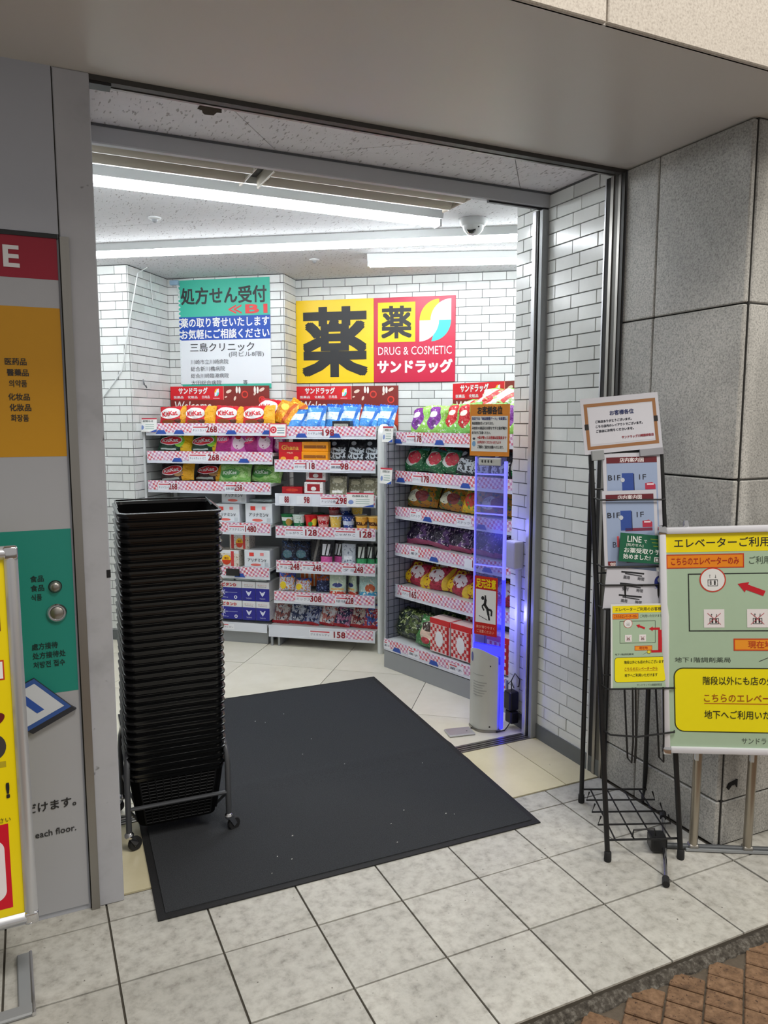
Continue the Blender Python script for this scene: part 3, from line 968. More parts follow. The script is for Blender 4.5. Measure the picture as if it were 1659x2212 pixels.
for i, s in enumerate(('化妆品', '化妝品', '화장품')):
    P.text(s, -0.205 + .002 * i, 1.654 - i * .031, 0.021, D, w=.058 if i < 2 else .048, bold=.02)
G = (20, 44, 42)
for i, s in enumerate(('食品', '食品', '식품')):
    P.text(s, -0.174, 1.105 - i * .029, 0.020, G, w=.038 if i < 2 else .03, bold=.015)
for i, s in enumerate(('處方接待', '处方接待处', '처방전 접수')):
    P.text(s, -0.180 + .001 * i, 0.892 - i * .029, 0.021, G, w=(.074, .094, .09)[i], bold=.015)
P.text('いただけます。', -0.076, 0.368, 0.031, (34, 34, 36), align='r', w=.215, bold=.02)
P.text('on each floor.', -0.080, 0.283, 0.021, (40, 40, 42), align='r', w=.158, bold=.012)
P.build(t)
t = thing('door_viewer_knob', 'small round dark metal knob on the teal directory band', 'knob', (-0.105, 0.094, 1.086))
MB().lathe([(0.017, 0), (0.0175, 0.006), (0.013, 0.013), (0.006, 0.016)], 24, axis='y').build('cap', m_steel, t, smooth=True)
MB().lathe([(0.020, 0), (0.019, 0.003)], 24, axis='y').build('washer', m_blackpl, t)
t = thing('push_bell', 'round chrome ringed button on the teal band below the small knob', 'button', (-0.104, 0.094, 1.003))
MB().lathe([(0.028, 0), (0.029, 0.005), (0.025, 0.010), (0.0225, 0.010), (0.022, 0.004)], 32, axis='y').build('ring', m_chrome, t, smooth=True)
MB().lathe([(0.0205, 0.003), (0.019, 0.008), (0.010, 0.013), (0.002, 0.014)], 28, axis='y').build('button_cap', m_steel, t, smooth=True)
t = thing('card_illustration', 'blue edged white plaque hanging askew on the directory panel', 'plaque', (0, 0.094, 0))
PT, PX_, PY_ = Vector((-.179, .806)), Vector((.102, -.104)), Vector((-.128, -.060))  # printed picture of a card, built as a raised plate
def pq(a, b):
    v = PT + PX_ * a + PY_ * b
    return (v.x, v.y)
def quad(P, a0, b0, a1, b1, m, lay):
    P.poly([pq(a0, b0), pq(a0, b1), pq(a1, b1), pq(a1, b0)], m, lay)
mb = MB().prism([pq(0, 0), pq(0, 1), pq(1.0, 1), pq(1.12, .98), pq(1.12, -.02), pq(1, 0)], 0.0, 0.014, M=Matrix.Rotation(R(90), 4, 'X'))
mb.build('plaque_body', pm('card_dark_edge', (40, 42, 50), 0.5), t)
P = Print(y=-0.014)
quad(P, 0, 0, 1, 1, (52, 86, 156), 1); quad(P, .10, .08, .90, .95, (206, 210, 220), 2); quad(P, .14, .40, .74, .56, (44, 82, 168), 3)
for i in range(4):
    quad(P, .40 + .02 * i, .64 + .07 * i, .52 + .08 * (i % 2), .67 + .07 * i, (96, 104, 120), 3)
P.build(t)

# ================================================================== POSTER STAND (left edge of the frame)
t = thing('poster_stand', 'aluminium framed yellow poster stand at the left edge', 'poster stand', (0, -0.18, 0), R(1.5))
W0, W1, H0, H1 = -0.84, -0.20, 0.187, 1.262
def profile_bar(p0, p1, w=0.034):
    mb = MB(); n = 8
    a, b = Vector(p0), Vector(p1); d = (b - a).normalized(); s = Vector((-d.z, 0, d.x))
    pr = [(w * (k / n - .5), -0.008 - 0.013 * math.sin(math.pi * k / n)) for k in range(n + 1)] + [(w / 2, 0.008), (-w / 2, 0.008)]
    vs = [a + s * x + Vector((0, y, 0)) for x, y in pr] + [b + s * x + Vector((0, y, 0)) for x, y in pr]; m_ = len(pr)
    mb.add(vs, [tuple(range(m_)), tuple(range(2 * m_ - 1, m_ - 1, -1))] + [(i, m_ + i, m_ + (i + 1) % m_, (i + 1) % m_) for i in range(m_)])
    return mb
for (a, b) in (((W1 - .017, 0, H0 + .03), (W1 - .017, 0, H1 - .03)), ((W0 + .017, 0, H0 + .03), (W0 + .017, 0, H1 - .03)), ((W0 + .03, 0, H0 + .017), (W1 - .03, 0, H0 + .017)), ((W0 + .03, 0, H1 - .017), (W1 - .03, 0, H1 - .017))):
    profile_bar(a, b).build('frame_bar', m_alu, t, smooth=True)
for x in (W0 + .017, W1 - .017):
    for z in (H0 + .017, H1 - .017):
        mb = MB().rbox(x - .018, -0.020, z - .018, x + .018, 0.010, z + .018, 0.007, seg=3)
        mb.build('corner_cap', m_chrome, t, smooth=True)
MB().box(W0 + .02, -0.006, H0 + .02, W1 - .02, 0.008, H1 - .02).build('poster', pm('poster_yellow', (252, 226, 0), 0.35, 0, .02, 6), t)
P = Print(y=-0.006)
P.rect(-0.80, 0.245, -0.262, 0.492, (214, 0, 38), 1)
P.poly(arc(-0.305, 0.30, .03, .03, 0, -90) + [(-0.78, .27), (-0.78, .45)] + arc(-0.305, .42, .03, .03, 90, 0), (246, 236, 238), 2)
P.text('ください', -0.255, 0.497, 0.014, (60, 44, 20), align='r')
P.text('!', -0.262, 0.565, 0.045, K, bold=.05, w=.009)
P.rect(-0.78, 1.035, -0.251, 1.12, (128, 70, 20), 1)
P.rect(-0.78, 0.900, -0.2485, 0.955, (206, 60, 30), 1); P.rect(-0.78, 0.904, -0.252, 0.951, (250, 248, 244), 2)
P.oval(-0.28, 0.79, 0.028, 0.016, (110, 24, 24), 1, rot=.5); P.oval(-0.285, 0.715, 0.03, 0.036, (64, 60, 58), 1); P.rect(-0.36, .655, -.258, .672, (190, 170, 30), 1)
P.build(t, 'poster_print', 'poster_lettering')
for x in (-0.245, -0.80):
    MB().rbox(x - .018, -0.142, 0.0, x + .018, 0.128, 0.010, 0.003).build('foot', m_greymetal, t)
    MB().box(x - .10 if x > -.5 else x + .05, 0.006, 0.008, x - .075 if x > -.5 else x + .075, 0.022, 0.30).build('upright', m_greymetal, t)
mb = MB().rbox(-0.84, -0.142, 0.0, -0.226, -0.098, 0.012, 0.004)
mb.build('cross_foot', m_greymetal, t)
MB().tube([(-0.226, -0.142, 0.006), (-0.226, 0.128, 0.006)], 0.006, 8).build('foot_edge', m_chrome, t)

# ================================================================== DOOR MAT
def mat_point(u, v):
    a = Vector((0.142, -0.068)); b = Vector((1.62, -0.089)); c = Vector((1.735, 1.784)); d = Vector((0.215, 1.81))
    p = a * (1 - u) * (1 - v) + b * u * (1 - v) + c * u * v + d * (1 - u) * v
    ridge = 0.0045 * math.exp(-((p.y - 0.70) / 0.035) ** 2) + 0.002 * math.exp(-((p.y - 0.60 - 0.08 * math.sin(p.x * 3)) / 0.03) ** 2)
    return p, ridge
m_mat = pm('charcoal_mat_pile', (64, 66, 69), 0.95, 0, 0.55, 260, bump=1.0, bscale=420, spec=0.1, detail=5)
def mat_grid(u0, u1, v0, v1, nu, nv, h, hb=0.0005):
    mb = MB(); vs, fs = [], []
    for j in range(nv + 1):
        for i in range(nu + 1):
            p, rg = mat_point(u0 + (u1 - u0) * i / nu, v0 + (v1 - v0) * j / nv)
            vs.append((p.x, p.y, h + rg))
    for j in range(nv):
        for i in range(nu):
            a = j * (nu + 1) + i
            fs.append((a, a + 1, a + nu + 2, a + nu + 1))
    n = len(vs); bord = [i for i in range(nu + 1)] + [j * (nu + 1) + nu for j in range(1, nv + 1)] + [nv * (nu + 1) + i for i in range(nu - 1, -1, -1)] + [j * (nu + 1) for j in range(nv - 1, 0, -1)]
    lo = [(vs[i][0], vs[i][1], hb) for i in bord]
    for k in range(len(bord)):
        k2 = (k + 1) % len(bord)
        fs.append((bord[k], n + k, n + k2, bord[k2]))
    mb.add(vs + lo, fs)
    return mb
t = thing('door_mat', 'large charcoal entrance mat with black rubber edge across the doorway', 'mat')
mat_grid(0.018, 0.982, 0.014, 0.986, 14, 80, 0.008).build('pile', m_mat, t, smooth=True)
mat_grid(0.0, 1.0, 0.0, 1.0, 14, 80, 0.005).build('rubber_border', m_rubber, t, smooth=True)
rr = random.Random(11)
for k, (u, v) in enumerate(((.30, .10), (.33, .08), (.36, .16), (.62, .12), (.52, .52), (.58, .60), (.62, .42), (.55, .80), (.68, .16), (.44, .78), (.47, .76), (.85, .35), (.80, .10), (.78, .11), (.60, .05), (.27, .05))):
    p, rg = mat_point(u, v)
    s = rr.uniform(.0016, .0034)
    MB().prism([(p.x - s, p.y - s * .5), (p.x + s * .9, p.y - s * .3), (p.x + s, p.y + s * .5), (p.x - s * .4, p.y + s * .6)], 0.0085 + rg, 0.0105 + rg).build('lint_speck', pm('pale_lint', (206, 206, 200), 0.9), t)

# ================================================================== BASKET TROLLEY AND NESTED BASKETS
m_bask = pm('black_basket_plastic', (9, 10, 11), 0.22, 0, 0.1, 25)
m_tube = pm('grey_painted_tube', (84, 86, 90), 0.35, 0.4, 0.05, 20)
CX, CY = 0.300, 0.545
t = thing('basket_trolley', 'grey tubular basket trolley on castors in the doorway', 'trolley', (CX, CY, 0), R(-2))
for sx in (-1, 1):
    x = sx * 0.185
    pts = [(x, -0.165, 0.075), (x, -0.165, 0.28), (x * .985, -0.155, 0.33), (x * .95, -0.12, 0.375), (x * .93, -0.05, 0.395), (x * .93, 0.05, 0.395), (x * .95, 0.12, 0.375), (x * .985, 0.150, 0.33), (x, 0.16, 0.28), (x, 0.16, 0.075)]
    MB().tube(pts, 0.011, 10).build('side_frame', m_tube, t, smooth=True)
MB().tube([(-0.185, -0.165, 0.165), (0.185, -0.165, 0.165)], 0.008, 8).build('cross_bar', m_tube, t, smooth=True)
MB().tube([(-0.185, 0.16, 0.165), (0.185, 0.16, 0.165)], 0.008, 8).build('cross_bar', m_tube, t, smooth=True)
for y in (-0.06, 0.06):
    MB().tube([(-0.183, y * 2.6, 0.16), (-0.14, y, 0.058), (0.14, y, 0.058), (0.183, y * 2.6, 0.16)], 0.006, 8).build('support_rod', m_tube, t, smooth=True)
for sx in (-1, 1):
    for y, a in ((-0.165, 25), (0.16, 150)):
        x = sx * 0.185
        c = MB()
        c.lathe([(0.013, 0.055), (0.017, 0.062), (0.017, 0.070), (0.011, 0.078)], 16, M=Matrix.Translation((x, y, 0)))
        o = c.build('castor', m_chrome, t, smooth=True)
        F = Matrix.Translation((x, y, 0)) @ Matrix.Rotation(R(a - 90), 4, 'Z')
        mb = MB()
        for s in (-1, 1):
            mb.add([(s * .011, -.012, .066), (s * .011, .012, .066), (s * .011, .030, .030), (s * .011, .016, .020), (s * .013, -.012, .066), (s * .013, .012, .066), (s * .013, .030, .030), (s * .013, .016, .020)],
                   [(0, 1, 2, 3), (7, 6, 5, 4), (0, 4, 5, 1), (1, 5, 6, 2), (2, 6, 7, 3), (3, 7, 4, 0)], 0, F)
        mb.build('fork', m_chrome, o)
        mb = MB().lathe([(0.010, -0.009), (0.024, -0.009), (0.0265, -0.005), (0.0265, 0.005), (0.024, 0.009), (0.010, 0.009)], 24, M=F @ Matrix.Translation((0, .022, .0268)) @ Matrix.Rotation(R(90), 4, 'Y'))
        mb.build('wheel', m_rubber, o, smooth=True)

def rrect(hx, hy, r, n=4):
    pts = []
    for cx, cy, a in ((hx - r, hy - r, 0), (-hx + r, hy - r, 90), (-hx + r, -hy + r, 180), (hx - r, -hy + r, 270)):
        for k in range(n + 1):
            t_ = R(a + 90 * k / n)
            pts.append((cx + r * math.cos(t_), cy + r * math.sin(t_)))
    return pts
def loft(rings, closed_bottom=True, mi=0):
    mb = MB(); n = len(rings[0]); vs = [p for r in rings for p in r]; fs = []
    for i in range(len(rings) - 1):
        for k in range(n):
            k2 = (k + 1) % n
            fs.append((i * n + k, i * n + k2, (i + 1) * n + k2, (i + 1) * n + k))
    if closed_bottom:
        fs.append(tuple(range(n - 1, -1, -1)))
    mb.add(vs, fs, mi)
    return mb
HB = 0.235
def ring_at(z, grow=0.0, n=4):
    f = z / HB
    return [(x, y, z) for x, y in rrect(0.146 + 0.028 * f + grow, 0.110 + 0.025 * f + grow, 0.035, n)]
# rim: double moulded lip
rim = loft([ring_at(HB - .034, .001), ring_at(HB - .034, .006), ring_at(HB - .022, .007), ring_at(HB - .020, .004), ring_at(HB - .013, .004), ring_at(HB - .011, .011), ring_at(HB - .002, .012), ring_at(HB, .009), ring_at(HB, .001), ring_at(HB - .010, .0)], False).mesh('rim', m_bask, True)
# plain tub seen from inside, and the pierced lower walls that only the lowest basket shows
tub = loft([ring_at(0.002, -.001), ring_at(HB * .5, -.0015), ring_at(HB - .01, -.001)], True)
tub_me = tub.mesh('tub', pm('black_basket_inside', (7, 7, 8), 0.8, 0, .1, 20, spec=.1), True)
handle_me = MB().tube([(-0.172, 0.010, HB - .006)] + [(-0.172 + 0.344 * k / 12, 0.146 + .012 * math.sin(math.pi * k / 12), HB + .004) for k in range(13)] + [(0.172, 0.010, HB - .006)], 0.0035, 6).mesh('handle', m_bask, True)
lat = MB()
def wall_strip(a, b, z0, z1, axis):
    pass
for side in range(4):
    # lattice of ribs on each face
    def pt(u, z):
        f = z / HB
        hx, hy = 0.146 + 0.028 * f + .0012, 0.110 + 0.025 * f + .0012
        if side == 0: return (u * (hx - .03), -hy, z)
        if side == 1: return (hx, u * (hy - .03), z)
        if side == 2: return (-u * (hx - .03), hy, z)
        return (-hx, -u * (hy - .03), z)
    nu = 10 if side % 2 == 0 else 7
    for k in range(nu + 1):
        u = -1 + 2 * k / nu
        lat.tube([pt(u, 0.012), pt(u, HB - .035)], 0.0034, 4)
    for z in [0.014 + .0135 * k for k in range(14)]:
        lat.tube([pt(-1, z), pt(1, z)], 0.0022, 4)
lat_me = lat.mesh('rib_lattice', pm('black_rib_plastic', (20, 21, 23), 0.6, 0, .1, 20, spec=.25))
ORD = ['topmost', 'second', 'third', 'fourth', 'fifth', 'sixth', 'seventh', 'eighth', 'ninth', 'tenth', 'eleventh', 'twelfth', 'thirteenth', 'fourteenth', 'fifteenth', 'sixteenth', 'seventeenth', 'eighteenth', 'nineteenth', 'twentieth', 'twenty-first', 'twenty-second', 'twenty-third', 'twenty-fourth', 'twenty-fifth', 'twenty-sixth', 'twenty-seventh', 'twenty-eighth', 'twenty-ninth', 'thirtieth', 'thirty-first', 'thirty-second', 'thirty-third', 'thirty-fourth']
NB = 34
PITCH = 0.0295
for k in range(NB):            # k = 0 lowest
    j = NB - 1 - k
    lab = 'black shopping basket, %s' % ('topmost of the nested stack' if j == 0 else 'lowest of the stack, its pierced side showing' if k == 0 else '%s down from the top of the stack' % ORD[j])
    b = thing('shopping_basket', lab, 'basket', (CX + random.uniform(-.0015, .0015), CY - 0.012 - 0.0009 * k, 0.070 + PITCH * k), R(-2 + random.uniform(-.4, .4)), 'nested shopping baskets', rx=R(3.2))
    link('rim', rim, b)
    link('tub', tub_me, b)
    if k == 0:
        link('rib_lattice', lat_me, b)
    h = link('handle', handle_me, b)

# ================================================================== SECURITY GATE
m_acr = bpy.data.materials.new('acrylic_blue_glow_tint'); m_acr.use_nodes = True  # clear panel; LED glow put into its blue tint and haze
nt = m_acr.node_tree; nt.nodes.clear()
out = nt.nodes.new('ShaderNodeOutputMaterial'); mix = nt.nodes.new('ShaderNodeMixShader'); tr = nt.nodes.new('ShaderNodeBsdfTransparent'); gl = nt.nodes.new('ShaderNodeBsdfGlossy')
tr.inputs[0].default_value = (0.72, 0.74, 0.97, 1); gl.inputs['Roughness'].default_value = 0.08
fr = nt.nodes.new('ShaderNodeFresnel'); fr.inputs[0].default_value = 1.49
nz = nt.nodes.new('ShaderNodeTexNoise'); nz.inputs['Scale'].default_value = 4
ad = nt.nodes.new('ShaderNodeMath'); ad.operation = 'MULTIPLY_ADD'; ad.inputs[1].default_value = 0.05
nt.links.new(nz.outputs[0], ad.inputs[0]); nt.links.new(fr.outputs[0], ad.inputs[2])
df = nt.nodes.new('ShaderNodeBsdfTranslucent'); df.inputs[0].default_value = (0.45, 0.45, 1.0, 1); hz = nt.nodes.new('ShaderNodeMixShader'); hz.inputs[0].default_value = 0.16
nt.links.new(tr.outputs[0], hz.inputs[1]); nt.links.new(df.outputs[0], hz.inputs[2])
nt.links.new(ad.outputs[0], mix.inputs[0]); nt.links.new(hz.outputs[0], mix.inputs[1]); nt.links.new(gl.outputs[0], mix.inputs[2]); nt.links.new(mix.outputs[0], out.inputs[0])
m_led = pm('blue_led_edge', (150, 150, 255), 0.4, emit=(128, 128, 255), estr=0.75)
m_led2 = pm('blue_led_strip', (40, 40, 255), 0.4, emit=(46, 46, 255), estr=2.4)
t = thing('security_gate', 'white based clear antitheft gate glowing blue beside the right rack', 'security gate', (1.884, 0.880, 0), R(-60.5))
mb = MB(); n = 14; vs = []; fs = []
prof = [(0.160 * k / n, -0.042 * math.sin(math.pi * k / n) - .006) for k in range(n + 1)] + [(0.160, 0.024), (0.0, 0.024)]
m_ = len(prof)
for (z, gx) in ((0.012, 0), (0.40, 0)):
    for (x, y) in prof:
        vs.append((x, y, z + (0.03 * math.sin(math.pi * x / .16) * (1 if z > .1 else 0) - (0.10 * (x / .16 - .0) * .25 if z > .1 else 0) + (0.02 if z > .1 else 0))))
fs = [tuple(range(m_ - 1, -1, -1)), tuple(range(m_, 2 * m_))] + [(i, (i + 1) % m_, m_ + (i + 1) % m_, m_ + i) for i in range(m_)]
mb.add(vs, fs)
mb.build('base_cover', m_cream, t, smooth=True)
mb = MB().prism([(-.004 + x * 1.05, y * 1.15) for x, y in prof], 0.0, 0.012)
mb.build('foot_plate', m_steel, t)
MB().box(0.010, 0.000, 0.36, 0.178, 0.012, 1.415).build('acrylic_panel', m_acr, t)
MB().box(0.008, -0.001, 0.41, 0.013, 0.013, 1.415).build('lit_edge', m_led, t)
MB().box(0.172, -0.003, 0.80, 0.184, 0.015, 1.395).build('lit_edge', m_led, t)
MB().box(0.172, -0.003, 0.02, 0.184, 0.015, 0.80).build('lit_edge', m_led2, t)
for z in (1.165, 1.125, 1.325, 0.86):
    MB().box(0.012, -0.002, z, 0.174, 0.014, z + .006).build('cross_rung', m_led, t)
MB().box(0.014, -0.003, 0.405, 0.172, 0.015, 0.450).build('base_light', m_led2, t)
MB().rbox(0.030, -0.006, 1.372, 0.155, 0.018, 1.410, 0.003).build('speaker_box', m_cream, t)
P = Print(y=-0.006)
for k in range(4): P.oval(0.052 + .017 * k, 1.393, .004, .008, K, 2, 10)
P.build(t, 'speaker_slot')
P = Print(surf=lambda x, z: -0.042 * math.sin(math.pi * min(max(x, 0), .16) / .16) - .007, eps=.0004)
P.oval(0.022, .385, .010, .025, (96, 104, 170), 1); P.rect(0.03, .30, .10, .302, (150, 150, 146), 1, 6)
for i in range(6): P.rect(0.035, .26 - i * .014, 0.115 - .01 * (i % 3), .2645 - i * .014, (168, 168, 164), 1, 6)
P.oval(.13, .352, .003, .004, (60, 60, 64), 1, 8); P.oval(.13, .03, .004, .005, (50, 50, 50), 1, 8)
P.build(t, 'printed_notice')
# slip warning sticker
s = thing('slip_warning_sticker', 'red bordered slip warning sticker with falling figure on the gate', 'sticker', (1.884, 0.880, 0), R(-60.5))
MB().box(0.018, -0.0035, 0.50, 0.148, -0.0015, 0.806).build('sheet', pm('sticker_red', (206, 32, 24), 0.4), s)
P = Print(y=-0.0035, eps=.0005)
P.rect(0.024, 0.745, 0.142, 0.797, (206, 32, 24), 1)
P.text('足元注意', 0.026, 0.746, 0.050, (255, 222, 0), w=.114, bold=.04)
P.rect(0.025, 0.565, 0.141, 0.738, (244, 244, 242), 1)
for (a, b, c, d, w) in ((.080, .710, .082, .684, .009), (.082, .690, .078, .655, .014), (.078, .660, .094, .640, .015), (.094, .640, .118, .634, .012), (.118, .634, .116, .606, .009), (.092, .640, .100, .608, .013), (.100, .608, .105, .582, .010), (.078, .668, .062, .650, .008), (.062, .650, .074, .630, .008)):
    P.line(a, b, c, d, w, K, 2)
P.oval(.066, .694, .009, .010, K, 2); P.line(.045, .600, .095, .582, .003, K, 2)
P.text('床が滑りやすく', .030, .535, .016, (252, 214, 190), w=.106); P.text('ご注意ください', .034, .512, .016, (252, 214, 190), w=.098)
P.build(s)
s = thing('orange_notice', 'orange bordered paper notice taped on top of the security gate', 'notice', (1.884, 0.880, 0), R(-60.5))
MB().box(-0.020, -0.0075, 1.42, 0.200, -0.0062, 1.676).build('sheet', pm('notice_orange', (238, 146, 34), 0.45), s)
P = Print(y=-0.0075, eps=.0005)
P.rect(-0.012, 1.442, 0.190, 1.618, (242, 240, 234), 1)
P.text('お客様各位', 0.022, 1.626, 0.040, K, w=.138, bold=.035)
for i, (s_, c, w) in enumerate((('当店では「商品管理ゲート」を設置し', (40, 60, 130), .192), ('商品管理を行っております。', (60, 60, 64), .12), ('未会計の商品をお持ちですと音が鳴り', (60, 60, 64), .192), ('ますのでご注意ください。', (60, 60, 64), .105), ('※音が鳴ったお客様は従業員まで', (206, 60, 60), .16), ('お声がけくださいますよう', (206, 60, 60), .13), ('ご理解とご協力をお願いいたします。', (60, 60, 64), .145))):
    P.text(s_, -0.008 if i < 4 else 0.024, 1.598 - i * .0235, .0155, c, w=w, bold=.03)
P.oval(0.004, 1.48, .010, .014, (130, 176, 216), 2); P.oval(0.004, 1.505, .008, .006, (80, 80, 90), 2)
P.build(s)
# blue light of the gate's lamps
for z, e in ((0.60, 1.5), (1.05, 0.4)):
    l = bpy.data.lights.new('gate_blue_light', 'POINT'); l.energy = e; l.color = (0.16, 0.16, 1.0); l.shadow_soft_size = 0.05
    o = bpy.data.objects.new('gate_blue_light', l); o.location = (2.01, 0.785, z); COL.objects.link(o)

t = thing('wall_sensor_box', 'beige sensor box with conduit on the return wall behind the gate', 'sensor box', (2.105, 0.80, 0), R(-90))
MB().rbox(-0.025, -0.060, 0.842, 0.060, 0.0, 0.985, 0.008, seg=2).build('box_body', m_cream, t)
MB().rbox(0.020, -0.024, 0.03, 0.044, 0.0, 0.842, 0.003).build('conduit', m_whitemetal, t)
t = thing('power_adaptors', 'black power adaptors and cable bundle hanging behind the security gate', 'power adaptor', (2.06, 0.762, 0))
mb = MB().rbox(-0.028, -0.030, 0.10, 0.028, 0.030, 0.20, 0.008, seg=2); mb.build('upper_adaptor', m_blackpl, t)
mb = MB().rbox(-0.022, -0.034, 0.030, 0.026, 0.026, 0.096, 0.008, seg=2); mb.build('lower_adaptor', m_blackpl, t)
MB().tube([(0.0, 0.0, 0.20), (0.005, 0.01, 0.25), (0.02, 0.0, 0.29), (0.036, -0.02, 0.26), (0.038, -0.01, 0.22), (0.02, 0.01, .21), (0.01, .02, .245), (-.01, .02, .23)], 0.003, 6).build('cable_loop', m_blackpl, t)
MB().tube([(0.0, 0.0, 0.035), (-0.03, -0.01, 0.01), (-0.06, -0.03, 0.006), (-0.11, -0.03, .006)], 0.003, 6).build('cable_tail', m_blackpl, t)
t = thing('floor_plate', 'small metal cable cover plate on the floor beside the mat', 'floor plate', (1.785, 0.812, 0), R(-10))
MB().rbox(-0.075, -0.045, 0.0, 0.065, 0.045, 0.012, 0.004).build('plate', m_alu, t)
MB().lathe([(0.004, 0.012), (0.003, 0.0135)], 10, M=Matrix.Translation((.03, -.01, 0))).build('screw', m_darkgrey, t)
MB().tube([(0.06, 0.03, 0.004), (0.09, 0.045, 0.004), (0.125, 0.035, 0.004)], 0.003, 6).build('cable', m_blackpl, t)

# ================================================================== LEAFLET STAND
SF = Vector((1.681, -0.409, 0)); SA = math.atan2(-0.375, 0.927)
m_blackwire = pm('black_coated_wire', (18, 18, 19), 0.4, 0.1, 0.1, 30)
t = thing('leaflet_stand', 'black wire leaflet stand with splayed legs against the stone wall', 'stand', SF, SA)
FLp, FRp, BLp, BRp = Vector((0, 0, 0)), Vector((.272, 0, 0)), Vector((.037, .43, 0)), Vector((.302, .417, 0))
TLp, TRp = Vector((-.045, .20, 1.480)), Vector((.216, .20, 1.488))
def leg(a, b, r=0.0095):
    d = (b - a)
    m = MB().tube([a + Vector((0, 0, .012)), b], r, 10)
    o = m.build('leg', m_blackwire, t, smooth=True)
    MB().lathe([(0.012, 0), (0.0135, 0.006), (0.0125, 0.035), (0.010, 0.038)], 14, M=Matrix.Translation(a)).build('rubber_foot', m_rubber, o, smooth=True)
leg(FLp, TLp); leg(FRp, TRp)
leg(BLp, Vector((-.035, .215, 1.40))); leg(BRp, Vector((.21, .215, 1.40)))
MB().tube([TLp, TRp], 0.007, 8).build('top_bar', m_blackwire, t, smooth=True)
def front(u, z, off=0.0):          # point on the leaning front plane
    f = z / 1.48
    a = FLp.lerp(TLp, f); b = FRp.lerp(TRp, f)
    p = a.lerp(b, u)
    return Vector((p.x, p.y - off, z))
def wires(name, paths, r=0.0034):
    mb = MB()
    for p in paths:
        mb.tube(p, r, 6)
    return mb.build(name, m_blackwire, t, smooth=True)
for z in (1.315, 1.075, 1.01, 0.925, 0.64):
    wires('pocket_rail', [[front(0, z), front(0, z, .004), front(.04, z - .004, .05), front(.96, z - .004, .05), front(1, z)]])
for z in (1.315, 1.01, 0.64):
    wires('pocket_back', [[front(0, z + .03), front(1, z + .03)]])
wires('pocket', [[front(.38, .64, .05), front(.38, .44, .03), front(.36, .36, .02), front(.36, .36, -.02), front(.36, .64, -.02)], [front(.42, .64, .05), front(.42, .44, .03), front(.40, .36, .02)],
                 [front(.80, .64, .05), front(.80, .44, .03), front(.80, .36, .02), front(.80, .36, -.02), front(.80, .64, -.02)], [front(0, .475), front(.06, .47, .04), front(.42, .465, .05), front(.94, .475, .04), front(1, .48)]])
wires('pocket', [[front(.34, 1.01, .05), front(.34, .86, .03)], [front(.80, 1.01, .05), front(.80, .86, .03)]])
for f, z in ((0.05, 0.068), (0.95, 0.068)):
    a = FLp.lerp(BLp, f); b = FRp.lerp(BRp, f)
    wires('shelf_rail', [[a + Vector((.0, 0, z)), b + Vector((0, 0, z))]], .004)
for u in (0.12, 0.38, 0.64, 0.88):
    a = FLp.lerp(FRp, u); b = BLp.lerp(BRp, u)
    wires('shelf_wire', [[a.lerp(b, .05) + Vector((0, 0, .068)), a.lerp(b, .95) + Vector((0, 0, .068))]])
for f in (0.30, 0.52, 0.74):
    a = FLp.lerp(BLp, f); b = FRp.lerp(BRp, f)
    hook = 0.035
    wires('shelf_wire', [[a.lerp(b, .02) + Vector((0, 0, .068 + hook)), a.lerp(b, .0) + Vector((-.006, 0, .068)), b.lerp(a, .0) + Vector((.006, 0, .068)), b.lerp(a, .02) + Vector((0, 0, .068 + hook))]])
wires('shelf_hook', [[Vector((.10, .03, .072)), Vector((.105, .03, .10)), Vector((.185, .035, .10)), Vector((.19, .035, .072))]])

def held(name, label, cat, u0, u1, z0, z1, off, roll=0.0, lean=None, thick=0.002):
    """sheet resting on the stand's leaning front: local x right, z up, faces -y"""
    c = (front(u0, (z0 + z1) / 2, off) + front(u1, (z0 + z1) / 2, off)) / 2
    M_ = Matrix.Translation(SF) @ Matrix.Rotation(SA, 4, 'Z')
    o = thing(name, label, cat)
    lean = math.atan2(0.2, 1.48) if lean is None else lean
    o.matrix_world = M_ @ Matrix.Translation(c) @ Matrix.Rotation(-lean, 4, 'X') @ Matrix.Rotation(-roll, 4, 'Y')
    w = (front(u1, z0, 0) - front(u0, z0, 0)).length; h = z1 - z0
    return o, w, h
m_paper = pm('paper_white', (196, 196, 204), 0.55, 0, .02, 6)
NAVY = (34, 44, 96); MAROON = (98, 18, 30)
o, w, h = held('customer_notice', 'laminated notice with brown border clipped atop the leaflet stand', 'notice', -.13, .985, 1.483, 1.687, 0.02, roll=R(5.5), lean=R(6))
MB().box(-w / 2, 0, -h / 2, w / 2, .002, h / 2).build('sheet', m_paper, o)
P = Print(eps=.0004)
P.frame(-w * .46, -h * .42, w * .46, h * .40, .012, (150, 104, 64), 1); P.rect(-w * .41, -h * .33, w * .41, h * .32, (206, 206, 214), 1)
P.text('お客様各位', 0.005, h * .16, .018, NAVY, align='c', bold=.03)
for i, s_ in enumerate(('ご来店ありがとうございます。', 'こちら店内のレイアウトでございます。', 'ご自由にお持ちくださいませ。')):
    P.text(s_, -w * .33, h * .045 - i * .0175, .0105, (40, 42, 56), w=(.135, .175, .14)[i], bold=.03)
P.text('サンドラッグ川崎銀柳街店', w * .40, -h * .275, .0105, (150, 40, 52), align='r', w=.12, bold=.03)
P.rect(-w * .47, -h * .06, -w * .42, h * .04, (28, 24, 24), 3); P.rect(w * .42, -h * .02, w * .47, h * .08, (28, 24, 24), 3)
P.build(o)
MB().rbox(-w * .42, -.006, -h * .62, -w * .26, .004, -h * .44, .002).build('binder_clip', m_greymetal, o)
MB().box(w * .2, -.004, -h * .62, w * .5, .004, -h * .5).build('tape', pm('clear_tape_grey', (150, 150, 156), .3), o)
